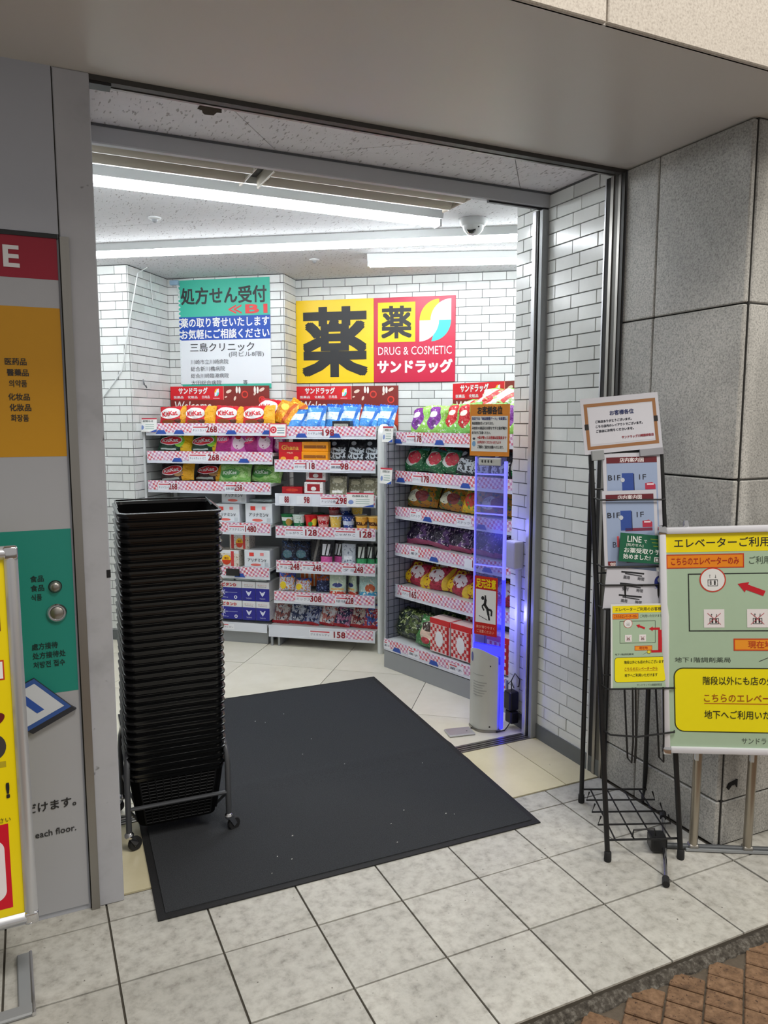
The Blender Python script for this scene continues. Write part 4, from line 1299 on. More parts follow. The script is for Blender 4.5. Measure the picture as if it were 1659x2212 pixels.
def guide_leaflet(label, u0, u1, z0, z1, off, full):
    o, w, h = held('store_guide_leaflet', label, 'leaflet', u0, u1, z0, z1, off, roll=R(1.5))
    MB().box(-w / 2, 0, -h / 2, w / 2, .004, h / 2).build('sheet', m_paper, o)
    P = Print(eps=.0004); T_ = h / 2
    P.rect(-w * .44, T_ - .300, w * .44, T_ - .014, (150, 166, 196), 1)
    P.rect(-w * .44, T_ - .036, w * .44, T_ - .014, MAROON, 2)
    P.text('店内案内図', 0, T_ - .0335, .017, (236, 226, 226), align='c', w=.09, bold=.02)
    P.text('B1F', -w * .42, T_ - .098, .019, (34, 36, 46), w=.046, bold=.01); P.text('1F', w * .12, T_ - .098, .019, (34, 36, 46), w=.026)
    P.rect(-w * .18, T_ - .145, w * .02, T_ - .073, (44, 74, 150), 2); P.rect(w * .02, T_ - .145, w * .035, T_ - .076, (24, 34, 70), 2)
    P.oval(-w * .17, T_ - .098, .008, .008, (190, 196, 206), 3, 12)
    P.poly([(w * .22, T_ - .135), (w * .40, T_ - .135), (w * .40, T_ - .118), (w * .34, T_ - .108), (w * .22, T_ - .112)], (176, 44, 70), 2); P.rect(w * .25, T_ - .119, w * .37, T_ - .113, (230, 200, 206), 3)
    if full:
        P.rect(-w * .10, T_ - .148, w * .4, T_ - .137, (120, 44, 70), 2)
        P.text('B', -w * .34, T_ - .205, .02, (60, 62, 80)); P.rect(-w * .26, T_ - .205, -w * .22, T_ - .165, (206, 90, 100), 2)
        P.rect(-w * .44, T_ - .285, -w * .30, T_ - .255, (120, 28, 34), 3); P.text('薬', -w * .41, T_ - .282, .023, (230, 210, 206), lay=4, bold=.02)
        P.rect(-w * .1, T_ - .262, w * .2, T_ - .258, (90, 90, 96), 3)
    P.build(o)
guide_leaflet('upper store guide leaflet with maroon heading in the leaflet stand', .15, .965, 1.21, 1.478, .012, False)
guide_leaflet('lower store guide leaflet with maroon heading behind the green card', .085, .845, 1.062, 1.345, .040, True)
o, w, h = held('green_card', 'dark green appointment card tilted in the leaflet stand', 'card', .27, .97, 1.085, 1.188, .060, roll=R(-5))
MB().box(-w / 2, 0, -h / 2, w / 2, .002, h / 2).build('sheet', pm('card_green', (10, 92, 62), .45, 0, .03, 6), o)
P = Print(eps=.0004)
P.text('LINE', -w * .36, h * .20, .022, (226, 232, 226), w=.052, bold=.02); P.text('で', -w * .03, h * .20, .011, (226, 232, 226))
P.text('[処方せん]', -w * .37, h * .04, .012, (214, 224, 214), w=.062, bold=.01)
P.text('お薬受取り予約', -w * .41, -h * .18, .019, (226, 232, 226), w=.155, bold=.02); P.text('始めました!', -w * .42, -h * .40, .019, (226, 232, 226), w=.10, bold=.02)
P.rect(w * .20, -h * .44, w * .47, -h * .26, (206, 210, 204), 1); P.frame(w * .22, -h * .42, w * .29, -h * .29, .002, K, 2)
for i in range(3): P.rect(w * .10 + .006 * i, h * (.34 - .12 * i), w * .42, h * (.37 - .12 * i), (128, 150, 48), 1)
P.build(o)
o, w, h = held('handwritten_sheet', 'white sheet with heavy black writing and blue round badge in the stand', 'sheet', .06, .97, .905, 1.062, .046, roll=R(-7))
MB().box(-w / 2, 0, -h / 2, w / 2, .002, h / 2).build('sheet', m_paper, o)
P = Print(eps=.0004)
for i in range(3):
    z = h * (.40 - .27 * i)
    P.line(-w * .28, z, w * .07, z + .0015, .006, (30, 30, 34), 1); P.line(-w * .22, z - .005, w * .04, z - .008, .004, (60, 60, 64), 2)
    P.text('受付' if i % 2 else '薬局', -w * .24, z - .024, .012, (84, 84, 90), bold=.02); P.text('時間', -w * .02, z - .024, .012, (84, 84, 90), bold=.02)
P.oval(w * .32, h * .26, .020, .024, (34, 44, 116), 1); P.oval(w * .32, h * .31, .009, .010, (190, 196, 190), 2); P.oval(w * .36, h * .21, .009, .009, (214, 214, 220), 2); P.rect(w * .25, h * .10, w * .40, h * .12, (150, 156, 190), 2)
for i in range(4): P.rect(w * .36, -h * (.1 + .08 * i), w * .49, -h * (.07 + .08 * i), (150, 150, 150), 1)
P.build(o)

# ------------------------------------------------------------------ lift notice: one design for the big board and the leaflet
LIFTG = (176, 200, 172)
def lift_icon(P, cx, cz, r, cross, m=(30, 34, 32)):
    P.frame(cx - r * .5, cz - r * .62, cx + r * .5, cz + r * .08, r * .07, m, 4)
    for q in (-.2, .2):
        P.oval(cx + q * r, cz - r * .10, r * .10, r * .10, m, 4, 10); P.rect(cx + q * r - r * .09, cz - r * .5, cx + q * r + r * .09, cz - r * .18, m, 4)
    for q, s_ in ((-.28, 1), (.28, -1)):
        P.line(cx + q * r, cz + r * .25, cx + q * r, cz + r * .58, r * .06, m, 4)
        tip = cz + r * (.62 if s_ > 0 else .2)
        P.poly([(cx + q * r - r * .14, tip - s_ * r * .16), (cx + q * r, tip), (cx + q * r + r * .14, tip - s_ * r * .16), (cx + q * r, tip - s_ * r * .08)], m, 4)
    if cross:
        c = (190, 74, 82)
        P.line(cx - r * .72, cz - r * .66, cx + r * .72, cz + r * .66, r * .06, c, 5); P.line(cx - r * .72, cz + r * .66, cx + r * .72, cz - r * .66, r * .06, c, 5)
def lift_notice(P, x0, z0, w, h, big):
    X = lambda u: x0 + u * w
    Z = lambda v: z0 + v * h
    P.rect(X(0), Z(0), X(1), Z(1), LIFTG, 1)
    P.rect(X(0), Z(.915), X(1), Z(1), (248, 226, 0), 2)
    P.text('エレベーターご利用のお客様へ', X(.05), Z(.935), h * .045, K, w=w * .90, bold=.01)
    P.rect(X(0), Z(.84), X(.47), Z(.905), (240, 140, 20), 2); P.frame(X(0), Z(.84), X(.47), Z(.905), w * .006, (200, 60, 30), 3)
    P.text('こちらのエレベーターのみ', X(.03), Z(.855), h * .036, (176, 44, 16), w=w * .41, bold=.02)
    P.text('ご利用いただけます', X(.50), Z(.855), h * .036, (70, 84, 70), w=w * .40)
    P.frame(X(.13), Z(.545), X(.78), Z(.815), w * .007, (36, 40, 36), 2)
    P.oval(X(.28), Z(.785), w * .080, w * .080, (206, 66, 48), 3, 32); P.oval(X(.28), Z(.785), w * .072, w * .072, (236, 236, 234), 4, 32)
    lift_icon(P, X(.28), Z(.783), w * .062, False)
    for u in (.285, .545):
        P.rect(X(u) - w * .062, Z(.563), X(u) + w * .062, Z(.648), (240, 234, 234), 3)
        lift_icon(P, X(u), Z(.604), w * .055, True)
    RD = (200, 26, 40)
    def arrow(u, v, L_, a):
        c, s_ = math.cos(a), math.sin(a)
        pts = [(0, 0), (.35, .16), (.35, .08), (1, .08), (1, -.08), (.35, -.08), (.35, -.16)]
        pts = [(p[0] * L_, p[1] * L_ * 1.3) for p in pts]
        P.poly([(X(u) + w * (p[0] * c - p[1] * s_), Z(v) + w * (p[0] * s_ + p[1] * c)) for p in pts], RD, 3)
    arrow(.43, .765, .17, R(-22)); arrow(.66, .715, .20, 0)
    P.rect(X(.83), Z(.45), X(.90), Z(.70), RD, 3); P.rect(X(.70), Z(.425), X(.90), Z(.455), RD, 3)
    P.rect(X(.40), Z(.455), X(.72), Z(.512), (246, 158, 40), 2); P.frame(X(.40), Z(.455), X(.72), Z(.512), w * .008, (206, 70, 30), 3)
    P.text('現在地', X(.56), Z(.467), h * .034, (196, 70, 24), align='c', bold=.02)
    P.line(X(.55), Z(.405), X(.63), Z(.43), w * .004, (60, 60, 56), 2); P.oval(X(.66), Z(.435), w * .04, h * .018, (240, 220, 60), 3); P.ring(X(.66), Z(.435), w * .03, w * .034, K, 4)
    P.text('地下1階調剤薬局', X(.04), Z(.40), h * .024, (50, 56, 50), w=w * .34)
    r = w * .06
    pts = arc(X(.97) - r, Z(.07) + r, r, r, -90, 0, 6) + arc(X(.97) - r, Z(.375) - r, r, r, 0, 90, 6) + arc(X(.03) + r, Z(.375) - r, r, r, 90, 180, 6) + arc(X(.03) + r, Z(.07) + r, r, r, 180, 270, 6)
    P.poly(pts, (60, 64, 30), 2)
    r2 = r * .96
    e = w * .005
    pts = arc(X(.97) - r - 0, Z(.07) + r, r2 - e, r2 - e, -90, 0, 6) + arc(X(.97) - r, Z(.375) - r, r2 - e, r2 - e, 0, 90, 6) + arc(X(.03) + r, Z(.375) - r, r2 - e, r2 - e, 90, 180, 6) + arc(X(.03) + r, Z(.07) + r, r2 - e, r2 - e, 180, 270, 6)
    P.poly(pts, (250, 234, 10), 3)
    P.text('階段以外にも店の外にございます', X(.21), Z(.295), h * .040, (60, 58, 20), w=w * .72, lay=5, bold=.01)
    P.text('こちらのエレベーターから', X(.215), Z(.215), h * .038, (170, 84, 20), w=w * .60, lay=5, bold=.01); P.rect(X(.215), Z(.205), X(.82), Z(.209), (196, 110, 20), 4)
    P.text('地下へご利用いただけます', X(.215), Z(.135), h * .040, (50, 50, 24), w=w * .60, lay=5, bold=.01)
    P.text('サンドラッグ川崎銀柳街店', X(.44), Z(.018), h * .030, (86, 96, 86), w=w * .46)
o, w, h = held('lift_leaflet', 'laminated yellow and green lift leaflet in the lower pocket of the stand', 'leaflet', .10, .90, .632, .942, .055, roll=R(0.5), lean=R(5))
MB().box(-w / 2, 0, -h / 2, w / 2, .002, h / 2).build('sheet', pm('laminate_white', (224, 226, 222), .18), o)
P = Print(eps=.0003); lift_notice(P, -w * .47, -h * .48, w * .94, h * .96, False); P.build(o)

# ================================================================== LIFT NOTICE BOARD ON ITS STAND
BA = R(-29.4)
t = thing('lift_notice_board', 'white framed green and yellow lift notice board on a tubular stand', 'notice board', (2.022, -0.485, 0), BA)
m_tubeal = pm('anodised_tube', (168, 160, 146), 0.3, 0.85, 0.06, 40, stretch=(1, 1, .05))
for x in (0.0, 0.196):
    MB().tube([(x, 0, 0.02), (x, -0.004, 0.47)], 0.016, 14).build('post', m_tubeal, t, smooth=True)
    MB().rbox(x - .018, -.016, 0.006, x + .018, .016, 0.026, .004).build('post_socket', m_steel, t)
    MB().box(x - .016, -.026, .36, x - .004, -.012, .42).build('post_clip', m_whitemetal, t)
mb = MB().tube([(-0.13, 0, 0.012), (0.75, 0, 0.012)], 0.010, 12); mb.build('base_bar', m_darkgrey, t, smooth=True)
MB().box(-0.03, -.02, .004, .60, .02, .012).build('base_plate', m_greymetal, t)
# foot rod with rubber tips held by a black clamp at the bar's end
MB().rbox(-0.165, -0.045, 0.006, -0.105, 0.022, 0.062, .008, seg=2).build('clamp', m_blackpl, t)
r0, r1 = Vector((-0.06, 0.18, .035)), Vector((-0.165, -0.235, .014))
MB().tube([r0, r1], 0.0075, 10).build('foot_rod', m_chrome, t, smooth=True)
for p in (r0, r1):
    d = (r1 - r0).normalized() * .018
    MB().tube([p - d, p + d], 0.0125, 12).build('rubber_tip', m_rubber, t, smooth=True)
# leaning board
BM = Matrix.Translation((-.116, -0.030, 0.394)) @ Matrix.Rotation(R(-6), 4, 'Z') @ Matrix.Rotation(R(-3), 4, 'X') @ Matrix.Rotation(R(-3.0), 4, 'Y') @ Matrix.Translation((.10, 0, 0))
BX0, BX1, BH_ = -0.118, 0.485, 0.822
def onboard(ob):
    ob.matrix_local = BM
    return ob
onboard(MB().box(BX0 + .01, -.010, .01, BX1 - .01, .004, BH_ - .01).build('backing_sheet', pm('board_back', (206, 208, 204), .4), t))
for (x0, z0, x1, z1) in ((BX0, .0, BX0 + .024, BH_), (BX1 - .024, 0, BX1, BH_), (BX0 + .024, 0, BX1 - .024, .024), (BX0 + .024, BH_ - .024, BX1 - .024, BH_)):
    onboard(MB().rbox(x0, -.022, z0, x1, .008, z1, .006, seg=2).build('frame_bar', pm('white_satin_frame', (226, 226, 232), .3, .1, .02, 10), t, smooth=True))
for x in (BX0 + .012, BX1 - .012):
    for z in (.010, BH_ - .010):
        onboard(MB().rbox(x - .015, -.024, z - .015, x + .015, .010, z + .015, .006, seg=2).build('corner_cap', m_chrome, t, smooth=True))
onboard(MB().lathe([(.010, -.012), (.011, 0), (.008, .012)], 16, M=Matrix.Translation((BX0 + .095, -.004, BH_ + .012))).build('lock_knob', m_chrome, t, smooth=True))
P = Print(y=-.0105, eps=.0005)
lift_notice(P, BX0 + .024, .024, BX1 - BX0 - .048, BH_ - .048, True)
gi = P.g.build('printed_sheet', P.gm, t); onboard(gi)
ti = P.t.build('lettering', P.tm, t); onboard(ti)
gi['kind'] = ti['kind'] = 'stuff'

# ================================================================== RACKS
m_wire = pm('grey_wire', (74, 80, 84), 0.4, 0.5, 0.05, 20)
m_backpanel = pm('rack_back_panel', (168, 172, 176), 0.5, 0.1, 0.04, 6)
def strip_material(name, c1, c2, c3):
    m = bpy.data.materials.new(name); m.use_nodes = True
    nt = m.node_tree; b = nt.nodes['Principled BSDF']; L = nt.links.new
    b.inputs['Roughness'].default_value = 0.35
    tc = nt.nodes.new('ShaderNodeTexCoord'); ck = nt.nodes.new('ShaderNodeTexChecker'); ck.inputs['Scale'].default_value = 62
    mp = nt.nodes.new('ShaderNodeMapping'); mp.inputs['Scale'].default_value = (1, 0.0, 1); mp.inputs['Rotation'].default_value = (0, R(12), 0); mp.inputs['Location'].default_value = (0, .004, 0)
    L(tc.outputs['Object'], mp.inputs[0]); L(mp.outputs[0], ck.inputs[0])
    nz = nt.nodes.new('ShaderNodeTexNoise'); nz.inputs['Scale'].default_value = 26; L(tc.outputs['Object'], nz.inputs['Vector'])
    mr = nt.nodes.new('ShaderNodeMapRange'); mr.inputs['From Min'].default_value = .42; mr.inputs['From Max'].default_value = .58; L(nz.outputs[0], mr.inputs[0])
    mx = nt.nodes.new('ShaderNodeMix'); mx.data_type = 'RGBA'; mx.inputs[6].default_value = lin(c1); mx.inputs[7].default_value = lin(c2); L(mr.outputs[0], mx.inputs[0])
    L(mx.outputs[2], ck.inputs[1]); ck.inputs[2].default_value = lin(c3)
    L(ck.outputs[0], b.inputs['Base Color'])
    MATS[name] = m
    return m
m_strip = strip_material('pink_check_price_strip', (216, 96, 108), (206, 156, 194), (242, 232, 238))
m_lip = pm('clear_price_rail', (226, 230, 238), 0.25, 0, .02, 10)
PR = (150, 28, 40)
BLU = (40, 80, 170)

def shelf(rack, x0, x1, y0, depth, z, tags=(), rail=0.082, blues=(), plain=(), name='shelf', strip=None):
    """one tier: board, price rail with printed strip; tags: (x, width, price or None, small text)"""
    up = rail - .026
    s = MB().box(x0, y0 + .004, z + up - .004, x1, y0 + depth, z + .016 + up).box(x0, y0 + .004, z - .004, x1, y0 + .012, z + up).build(name, m_whitemetal, rack)
    mb = MB()
    mb.box(x0, y0 - .002, z - .004, x1, y0 + .006, z + .012)
    mb.box(x0, y0 - .001, z + .012, x1, y0 + .004, z + rail)
    mb.build('price_rail', m_lip, s)
    sx0, sx1 = strip or (x0 + .004, x1 - .004)
    MB().box(sx0, y0 - .0030, z + .016, sx1, y0 - .001, z + rail).build('price_strip', m_strip, s)
    P = Print(y=y0 - .003, eps=.0008)
    for (a, w, price, txt) in tags:
        P.rect(a, z + .008, a + w, z + rail * .80, (238, 240, 246), 1)
        if txt:
            P.text(txt, a + .008, z + rail * .30, rail * .22, (70, 74, 96), w=max(.03, w * (.52 if price else .85)))
            P.rect(a + .008, z + rail * .62, a + w * .55, z + rail * .72, (214, 84, 96), 2)
        if price:
            P.text(price, a + w - .006, z + rail * .22, rail * .55, PR, align='r', w=min(.085, w * .42), bold=.03)
    for a in blues:
        P.poly([(a - .042, z + .006), (a + .042, z + .006), (a + .026, z + .034), (a - .024, z + .034)], BLU, 2)
    P.build(s, 'price_tag_print', 'price_lettering')
    return s
def mesh_side(rack, x, y0, y1, z0, z1, cell=0.045, r=0.015, post_front=True):
    f = MB()
    rad = 0.06
    pts = [(x, y0, z0), (x, y0, z1 - rad)] + [(x, y0 + rad - rad * math.cos(R(a)), z1 - rad + rad * math.sin(R(a))) for a in (15, 30, 45, 60, 75, 90)] + [(x, y1 - rad, z1)] + [(x, y1 - rad + rad * math.sin(R(a)), z1 - rad + rad * math.cos(R(a))) for a in (30, 60, 90)] + [(x, y1, z0)]
    f.tube(pts, r, 10)
    o = f.build('side_frame', m_whitemetal, rack, smooth=True)
    w = MB()
    z = z0 + .05
    while z < z1 - .01:
        w.tube([(x, y0, z), (x, y1, z)], 0.0021, 5); z += cell * .95
    y = y0 + cell
    while y < y1:
        w.tube([(x, y, z0 + .03), (x, y, z1)], 0.0021, 5); y += cell
    tag(w.build('wire_mesh', m_wire, o, smooth=True), kind='stuff')

class Rack:
    def __init__(self, name, label, origin, ang):
        self.o = thing(name, label, 'display rack', origin, ang)
        self.M = Matrix.Translation(origin) @ Matrix.Rotation(ang, 4, 'Z')
def put(src, rack, x, y, z, label, tilt=0.0, yaw=0.0, roll=0.0, sc=1.0, first={}):
    """stand a copy of a packet in a rack's own frame"""
    if src.name in first:
        o = copy_tree(src)
    else:
        first[src.name] = 1
        o = src
    o['label'] = label
    S = sc if isinstance(sc, tuple) else (sc, sc, sc)
    z += .056
    if 'bag' in src.name:
        k = 1.12 if rack.o.name.endswith('002') else 1.0
        S = (S[0] * 1.04 * (1 + (k - 1) * .6), S[1] * 1.15 * k, S[2] * .84 * k)
        yaw += random.uniform(-5, 5); roll += random.uniform(-4, 4); tilt += random.uniform(-3, 5)
    elif 'pouch' in src.name:
        S = (S[0], S[1], S[2] * .9); yaw += random.uniform(-5, 5)
    o.matrix_world = rack.M @ Matrix.Translation((x, y, z)) @ Matrix.Rotation(R(yaw), 4, 'Z') @ Matrix.Rotation(R(-tilt), 4, 'X') @ Matrix.Rotation(R(roll), 4, 'Y') @ Matrix.Diagonal((S[0], S[1], S[2], 1))
    return o

# ------------------------------------------------------------------ packets
def bag_surface(W, H, T, p=3.0):
    def f(x, z):
        u = min(1, abs(2 * x / W)); v = min(1, abs(2 * z / H - 1))
        s = max(0, (1 - u ** p)) ** .6 * max(0, (1 - v ** (p + .5))) ** .65
        return -(T / 2 * s + .0012 + (.006 * math.sin(x * 75 + z * 33) + .006 * math.sin(z * 64 - x * 41 + 1)) * s * (.35 + .65 * max(u, v)))
    return f
def bag(name, cat, group, mat, W=.22, H=.2, T=.055, text=None, oval=None, extra=None, top_seal=True):
    """pillow bag: bulging front and back, flat crimped seals"""
    f = bag_surface(W, H, T)
    nx, nz = 12, 10
    mb = MB()
    for s in (1, -1):
        vs, fs = [], []
        for j in range(nz + 1):
            for i in range(nx + 1):
                x = -W / 2 + W * i / nx; z = H * j / nz
                # zigzag crimp at the seals
                zz = z + (.003 * (1 if i % 2 else -1) if j in (0, nz) else 0)
                pin = 1 - .035 * math.sin(math.pi * j / nz) * abs(2 * x / W)
                vs.append((x * pin, f(x, z) * s + .0, max(zz, 0)))
        for j in range(nz):
            for i in range(nx):
                a = j * (nx + 1) + i
                q = (a, a + 1, a + nx + 2, a + nx + 1)
                fs.append(q if s == 1 else q[::-1])
        mb.add(vs, fs)
    o = mb.build(name, mat, smooth=True)
    tag(o, 'packet', cat, group)
    P = Print(surf=lambda x, z: f(x, z) - .0022, eps=.0009)
    if oval:
        for (cx, cz, rx, rz, col, rot) in oval:
            P.oval(cx * W, cz * H, rx * W, rz * H, col, P.n + 1, 20, rot, 3); P.n += 1
    if text:
        for (s_, cx, cz, h, w, col, rot) in text:
            P.text(s_, cx * W, cz * H, h * H, col, w=w * W, align='c', bold=.03, lay=4, rot=rot)
    if extra:
        extra(P, W, H)
    P.build(o, 'logo_print', 'lettering')
    return o
def carton(name, cat, group, mat, W, D, H, draw=None, b=.003):
    o = MB().rbox(-W / 2, 0, 0, W / 2, D, H, b).build(name, mat)
    tag(o, 'carton', cat, group)
    if draw:
        P = Print(y=0, eps=.0006); draw(P, W, H); P.build(o)
    return o
def pouch(name, cat, group, mat, W, H, T, draw=None):
    """stand-up pouch: wide gusset foot, thin top"""
    nx, nz = 8, 8
    g = lambda x, z: -(T / 2 * (1 - z / H * .92) * max(0, 1 - abs(2 * x / W) ** 3) ** .5 + .0015)
    mb = MB()
    for s in (1, -1):
        vs, fs = [], []
        for j in range(nz + 1):
            for i in range(nx + 1):
                x = -W / 2 + W * i / nx; z = H * j / nz
                vs.append((x, g(x, z) * s, z))
        for j in range(nz):
            for i in range(nx):
                a = j * (nx + 1) + i; q = (a, a + 1, a + nx + 2, a + nx + 1)
                fs.append(q if s == 1 else q[::-1])
        mb.add(vs, fs)
    o = mb.build(name, mat, smooth=True)
    tag(o, 'pouch', cat, group)
    if draw:
        P = Print(surf=lambda x, z: g(x, z) - .001, eps=.0008); draw(P, W, H); P.build(o)
    return o
def cup(name, cat, group, mat, lid, R0=.034, R1=.045, H=.085):
    o = MB().lathe([(R0, 0), (R0 + .001, .004), (R1, H - .006), (R1 + .003, H - .005), (R1 + .003, H)], 22).build(name, mat, smooth=True)
    tag(o, 'cup', cat, group)
    MB().lathe([(R1 + .0035, H - .003), (R1 + .0035, H + .001), (R1 - .002, H + .002)], 22).build('lid', lid, o)
    return o

RED = (214, 16, 36); GOLD = (240, 172, 20)
def kit_extra(P, W, H):
    pass
def kit(name, base, band, oval_col=(206, 18, 40), shapes=(), W=.235, H=.215):
    m = pack_mat('pack_' + name, base, [('d', .66, 2, .06, band), ('n', 7, .66, tuple(int(v * .8) for v in base))] + list(shapes))
    return bag('chocolate_bag', 'snack bag', 'chocolate bags on the left rack', m, W, H, .06,
               text=[('KitKat', -.12, .40, .27, .48, (206, 18, 40), .14)] if oval_col is None else [('KitKat', -.12, .42, .20, .44, (246, 240, 240), .14)],
               oval=[(-.12, .55, .33, .29, (250, 246, 244), .14)] if oval_col is None else [(-.12, .53, .32, .25, (250, 244, 244), .14), (-.12, .53, .295, .22, oval_col, .14)])
k_red = kit('red_choc', RED, GOLD, None, [('e', .3, .12, .2, .1, (140, 70, 20)), ('e', .6, .14, .1, .1, (90, 44, 16))])
k_green = kit('dark_green_choc', (18, 58, 40), (250, 200, 20), RED, [('e', .62, .5, .14, .3, (150, 220, 60)), ('r', .1, .55, .06, .12, (210, 220, 216))], W=.26, H=.165)
k_brown = kit('dark_brown_choc', (58, 22, 18), (246, 178, 26), RED, [('e', .58, .34, .14, .16, (190, 140, 90)), ('r', .06, .6, .05, .13, (190, 196, 190))], W=.26, H=.165)
k_lime = bag('chocolate_bag', 'snack bag', 'chocolate bags on the left rack', pack_mat('pack_lime', (150, 208, 108), [('n', 6, .55, (190, 228, 150)), ('e', .3, .35, .2, .2, (70, 150, 60)), ('n', 11, .66, (90, 160, 70))]), .24, .16, .06,
             text=[('KitKat', -.1, .34, .2, .42, (236, 246, 232), .05)], oval=[(-.1, .44, .3, .2, (86, 158, 78), .05)])
k_purp = bag('chocolate_bag', 'snack bag', 'chocolate bags on the left rack', pack_mat('pack_purple', (176, 20, 122), [('d', .55, .98, .0, (214, 90, 176)), ('e', .76, .44, .18, .3, (240, 214, 226)), ('e', .74, .72, .08, .1, (200, 20, 50)), ('n', 9, .66, (150, 10, 96))]), .23, .175, .06,
             text=[('KitKat', -.24, .50, .2, .34, (250, 240, 246), .1)], oval=[(-.24, .60, .22, .20, (236, 60, 120), .1)])
k_wafer = bag('snack_bag', 'snack bag', 'chocolate bags on the left rack', pack_mat('pack_orange_wafer', (236, 150, 24), [('n', 8, .58, (250, 206, 60)), ('d', .45, .62, .3, (206, 90, 20)), ('e', .4, .7, .2, .14, (250, 226, 90))]), .17, .22, .05)
def vit(P, W, H):
    P.rect(-W * .3, H * .66, -W * .12, H * .86, (230, 60, 50), 1); P.rect(W * .12, H * .7, W * .26, H * .86, (240, 140, 140), 1)
    P.text('アリナミンV', 0, H * .36, H * .17, (60, 66, 76), w=W * .72, align='c', bold=.02); P.oval(-W * .05, H * .18, W * .2, H * .07, (232, 110, 100), 1); P.rect(W * .3, H * .1, W * .44, H * .3, (200, 206, 210), 1)
c_vit = carton('vitamin_drink_carton', 'carton', 'white vitamin drink cartons', pack_mat('pack_vit_white', (228, 232, 236), [('r', .0, 1, .0, .08, (196, 204, 212))], bump=0), .20, .14, .135, vit)
def sup(P, W, H):
    P.rect(-W * .42, H * .05, -W * .28, H * .95, (190, 50, 50), 1); P.rect(W * .18, H * .05, W * .30, H * .95, (206, 60, 60), 1)
    P.oval(0, H * .42, W * .18, H * .30, (250, 196, 10), 2, 24); P.poly(arc(0, H * .42, W * .18, H * .30, 180, 360, 12), (206, 60, 20), 3)
    P.text('毎日', 0, H * .46, H * .14, (150, 60, 10), align='c', bold=.03)
c_sup = carton('health_drink_carton', 'carton', 'cartons with yellow stickers', pack_mat('pack_sup', (222, 214, 200), [('n', 9, .6, (170, 150, 130)), ('r', 0, 1, .82, 1, (226, 230, 232))], bump=0), .19, .14, .12, sup)
def lipo_long(P, W, H):
    P.rect(-W / 2, 0, W / 2, H * .66, (28, 30, 140), 1)
    P.text('リポビタンD', W * .12, H * .72, H * .19, (200, 20, 30), w=W * .52, align='c', bold=.045)
    cx, cz = W * .06, H * .40
    for k in range(8):
        a = k * math.pi / 4; r = H * (.26 if k % 2 == 0 else .17)
        P.line(cx, cz, cx + r * math.cos(a), cz + r * math.sin(a), H * .035, (230, 232, 244), 2)
    P.line(cx - W * .34, cz, cx + W * .34, cz, H * .014, (200, 204, 236), 2); P.oval(cx, cz, H * .035, H * .035, (20, 22, 90), 3, 10)
    P.text('TAURINE 1000mg', W * .0, H * .10, H * .07, (206, 210, 236), w=W * .36, align='c'); P.oval(W * .36, H * .16, H * .09, H * .09, (236, 236, 244), 2, 16); P.oval(W * .36, H * .16, H * .04, H * .05, (40, 42, 140), 3, 10)
def lipo_end(P, W, H):
    P.rect(-W / 2, 0, W / 2, H * .66, (28, 30, 140), 1)
    P.text('タウリン', 0, H * .80, H * .07, (190, 80, 60), w=W * .7, align='c'); P.text('1000mg', 0, H * .72, H * .06, (120, 110, 120), w=W * .6, align='c')
    P.poly([(-W * .22, H * .52), (-W * .1, H * .50), (0, H * .34), (W * .1, H * .50), (W * .22, H * .52), (W * .12, H * .36), (0, H * .24), (-W * .12, H * .36)], (226, 230, 246), 2)
    P.oval(0, H * .40, W * .05, H * .07, (226, 230, 246), 3, 10); P.text('TAISHO', 0, H * .10, H * .07, (214, 218, 240), w=W * .42, align='c')
m_lipo = pack_mat('pack_lipo_white', (232, 232, 234), [('r', 0, 1, 0, .66, (28, 30, 140))], bump=0)
c_lipo = carton('energy_drink_case', 'carton', 'blue and white energy drink cases', m_lipo, .33, .22, .140, lipo_long)
c_lipe = carton('energy_drink_case', 'carton', 'blue and white energy drink cases', m_lipo, .102, .22, .140, lipo_end)
c_film = carton('wrapped_multipack', 'carton', 'film wrapped multipacks', pack_mat('pack_film_grey', (176, 188, 190), [('n', 5, .55, (206, 214, 214)), ('d', .4, .43, .5, (90, 96, 100))], rough=.15, bump=.3), .23, .2, .035)

# --- middle rack
def bluebag(P, W, H):
    P.rect(-W * .3, H * .28, W * .3, H * .56, (226, 236, 244), 1, 3); P.text('塩', -W * .1, H * .3, H * .2, (60, 110, 170), bold=.02)
b_blue = bag('blue_sweet_bag', 'snack bag', 'blue and white sweet bags', pack_mat('pack_blue_white', (70, 150, 226), [('r', 0, 1, .30, .62, (226, 238, 246)), ('r', 0, 1, .84, 1, (20, 90, 200)), ('n', 9, .63, (160, 206, 240)), ('d', .6, .75, .3, (40, 110, 200))]), .13, .20, .04, extra=None)
b_bw = bag('black_white_bag', 'snack bag', 'black and white sweet bags', pack_mat('pack_black_white', (20, 22, 30), [('r', .12, .9, .06, .56, (206, 214, 222)), ('n', 9, .53, (26, 28, 40)), ('e', .3, .75, .12, .1, (190, 196, 206))]), .135, .19, .04)
c_ghana = carton('red_chocolate_box', 'box', 'boxes on the middle rack', pack_mat('pack_ghana', (206, 14, 30), [('r', 0, 1, .0, .08, (236, 150, 30)), ('e', .2, .12, .12, .1, (240, 170, 60)), ('e', .75, .15, .1, .1, (240, 170, 60))], bump=0), .17, .05, .13,
                 lambda P, W, H: (P.text('Ghana', 0, H * .58, H * .26, (216, 160, 60), w=W * .74, align='c', bold=.02), P.rect(-W * .46, H * .50, W * .46, H * .53, (150, 8, 20), 1), P.text('MILK', 0, H * .38, H * .09, (240, 214, 180), w=W * .26, align='c')))
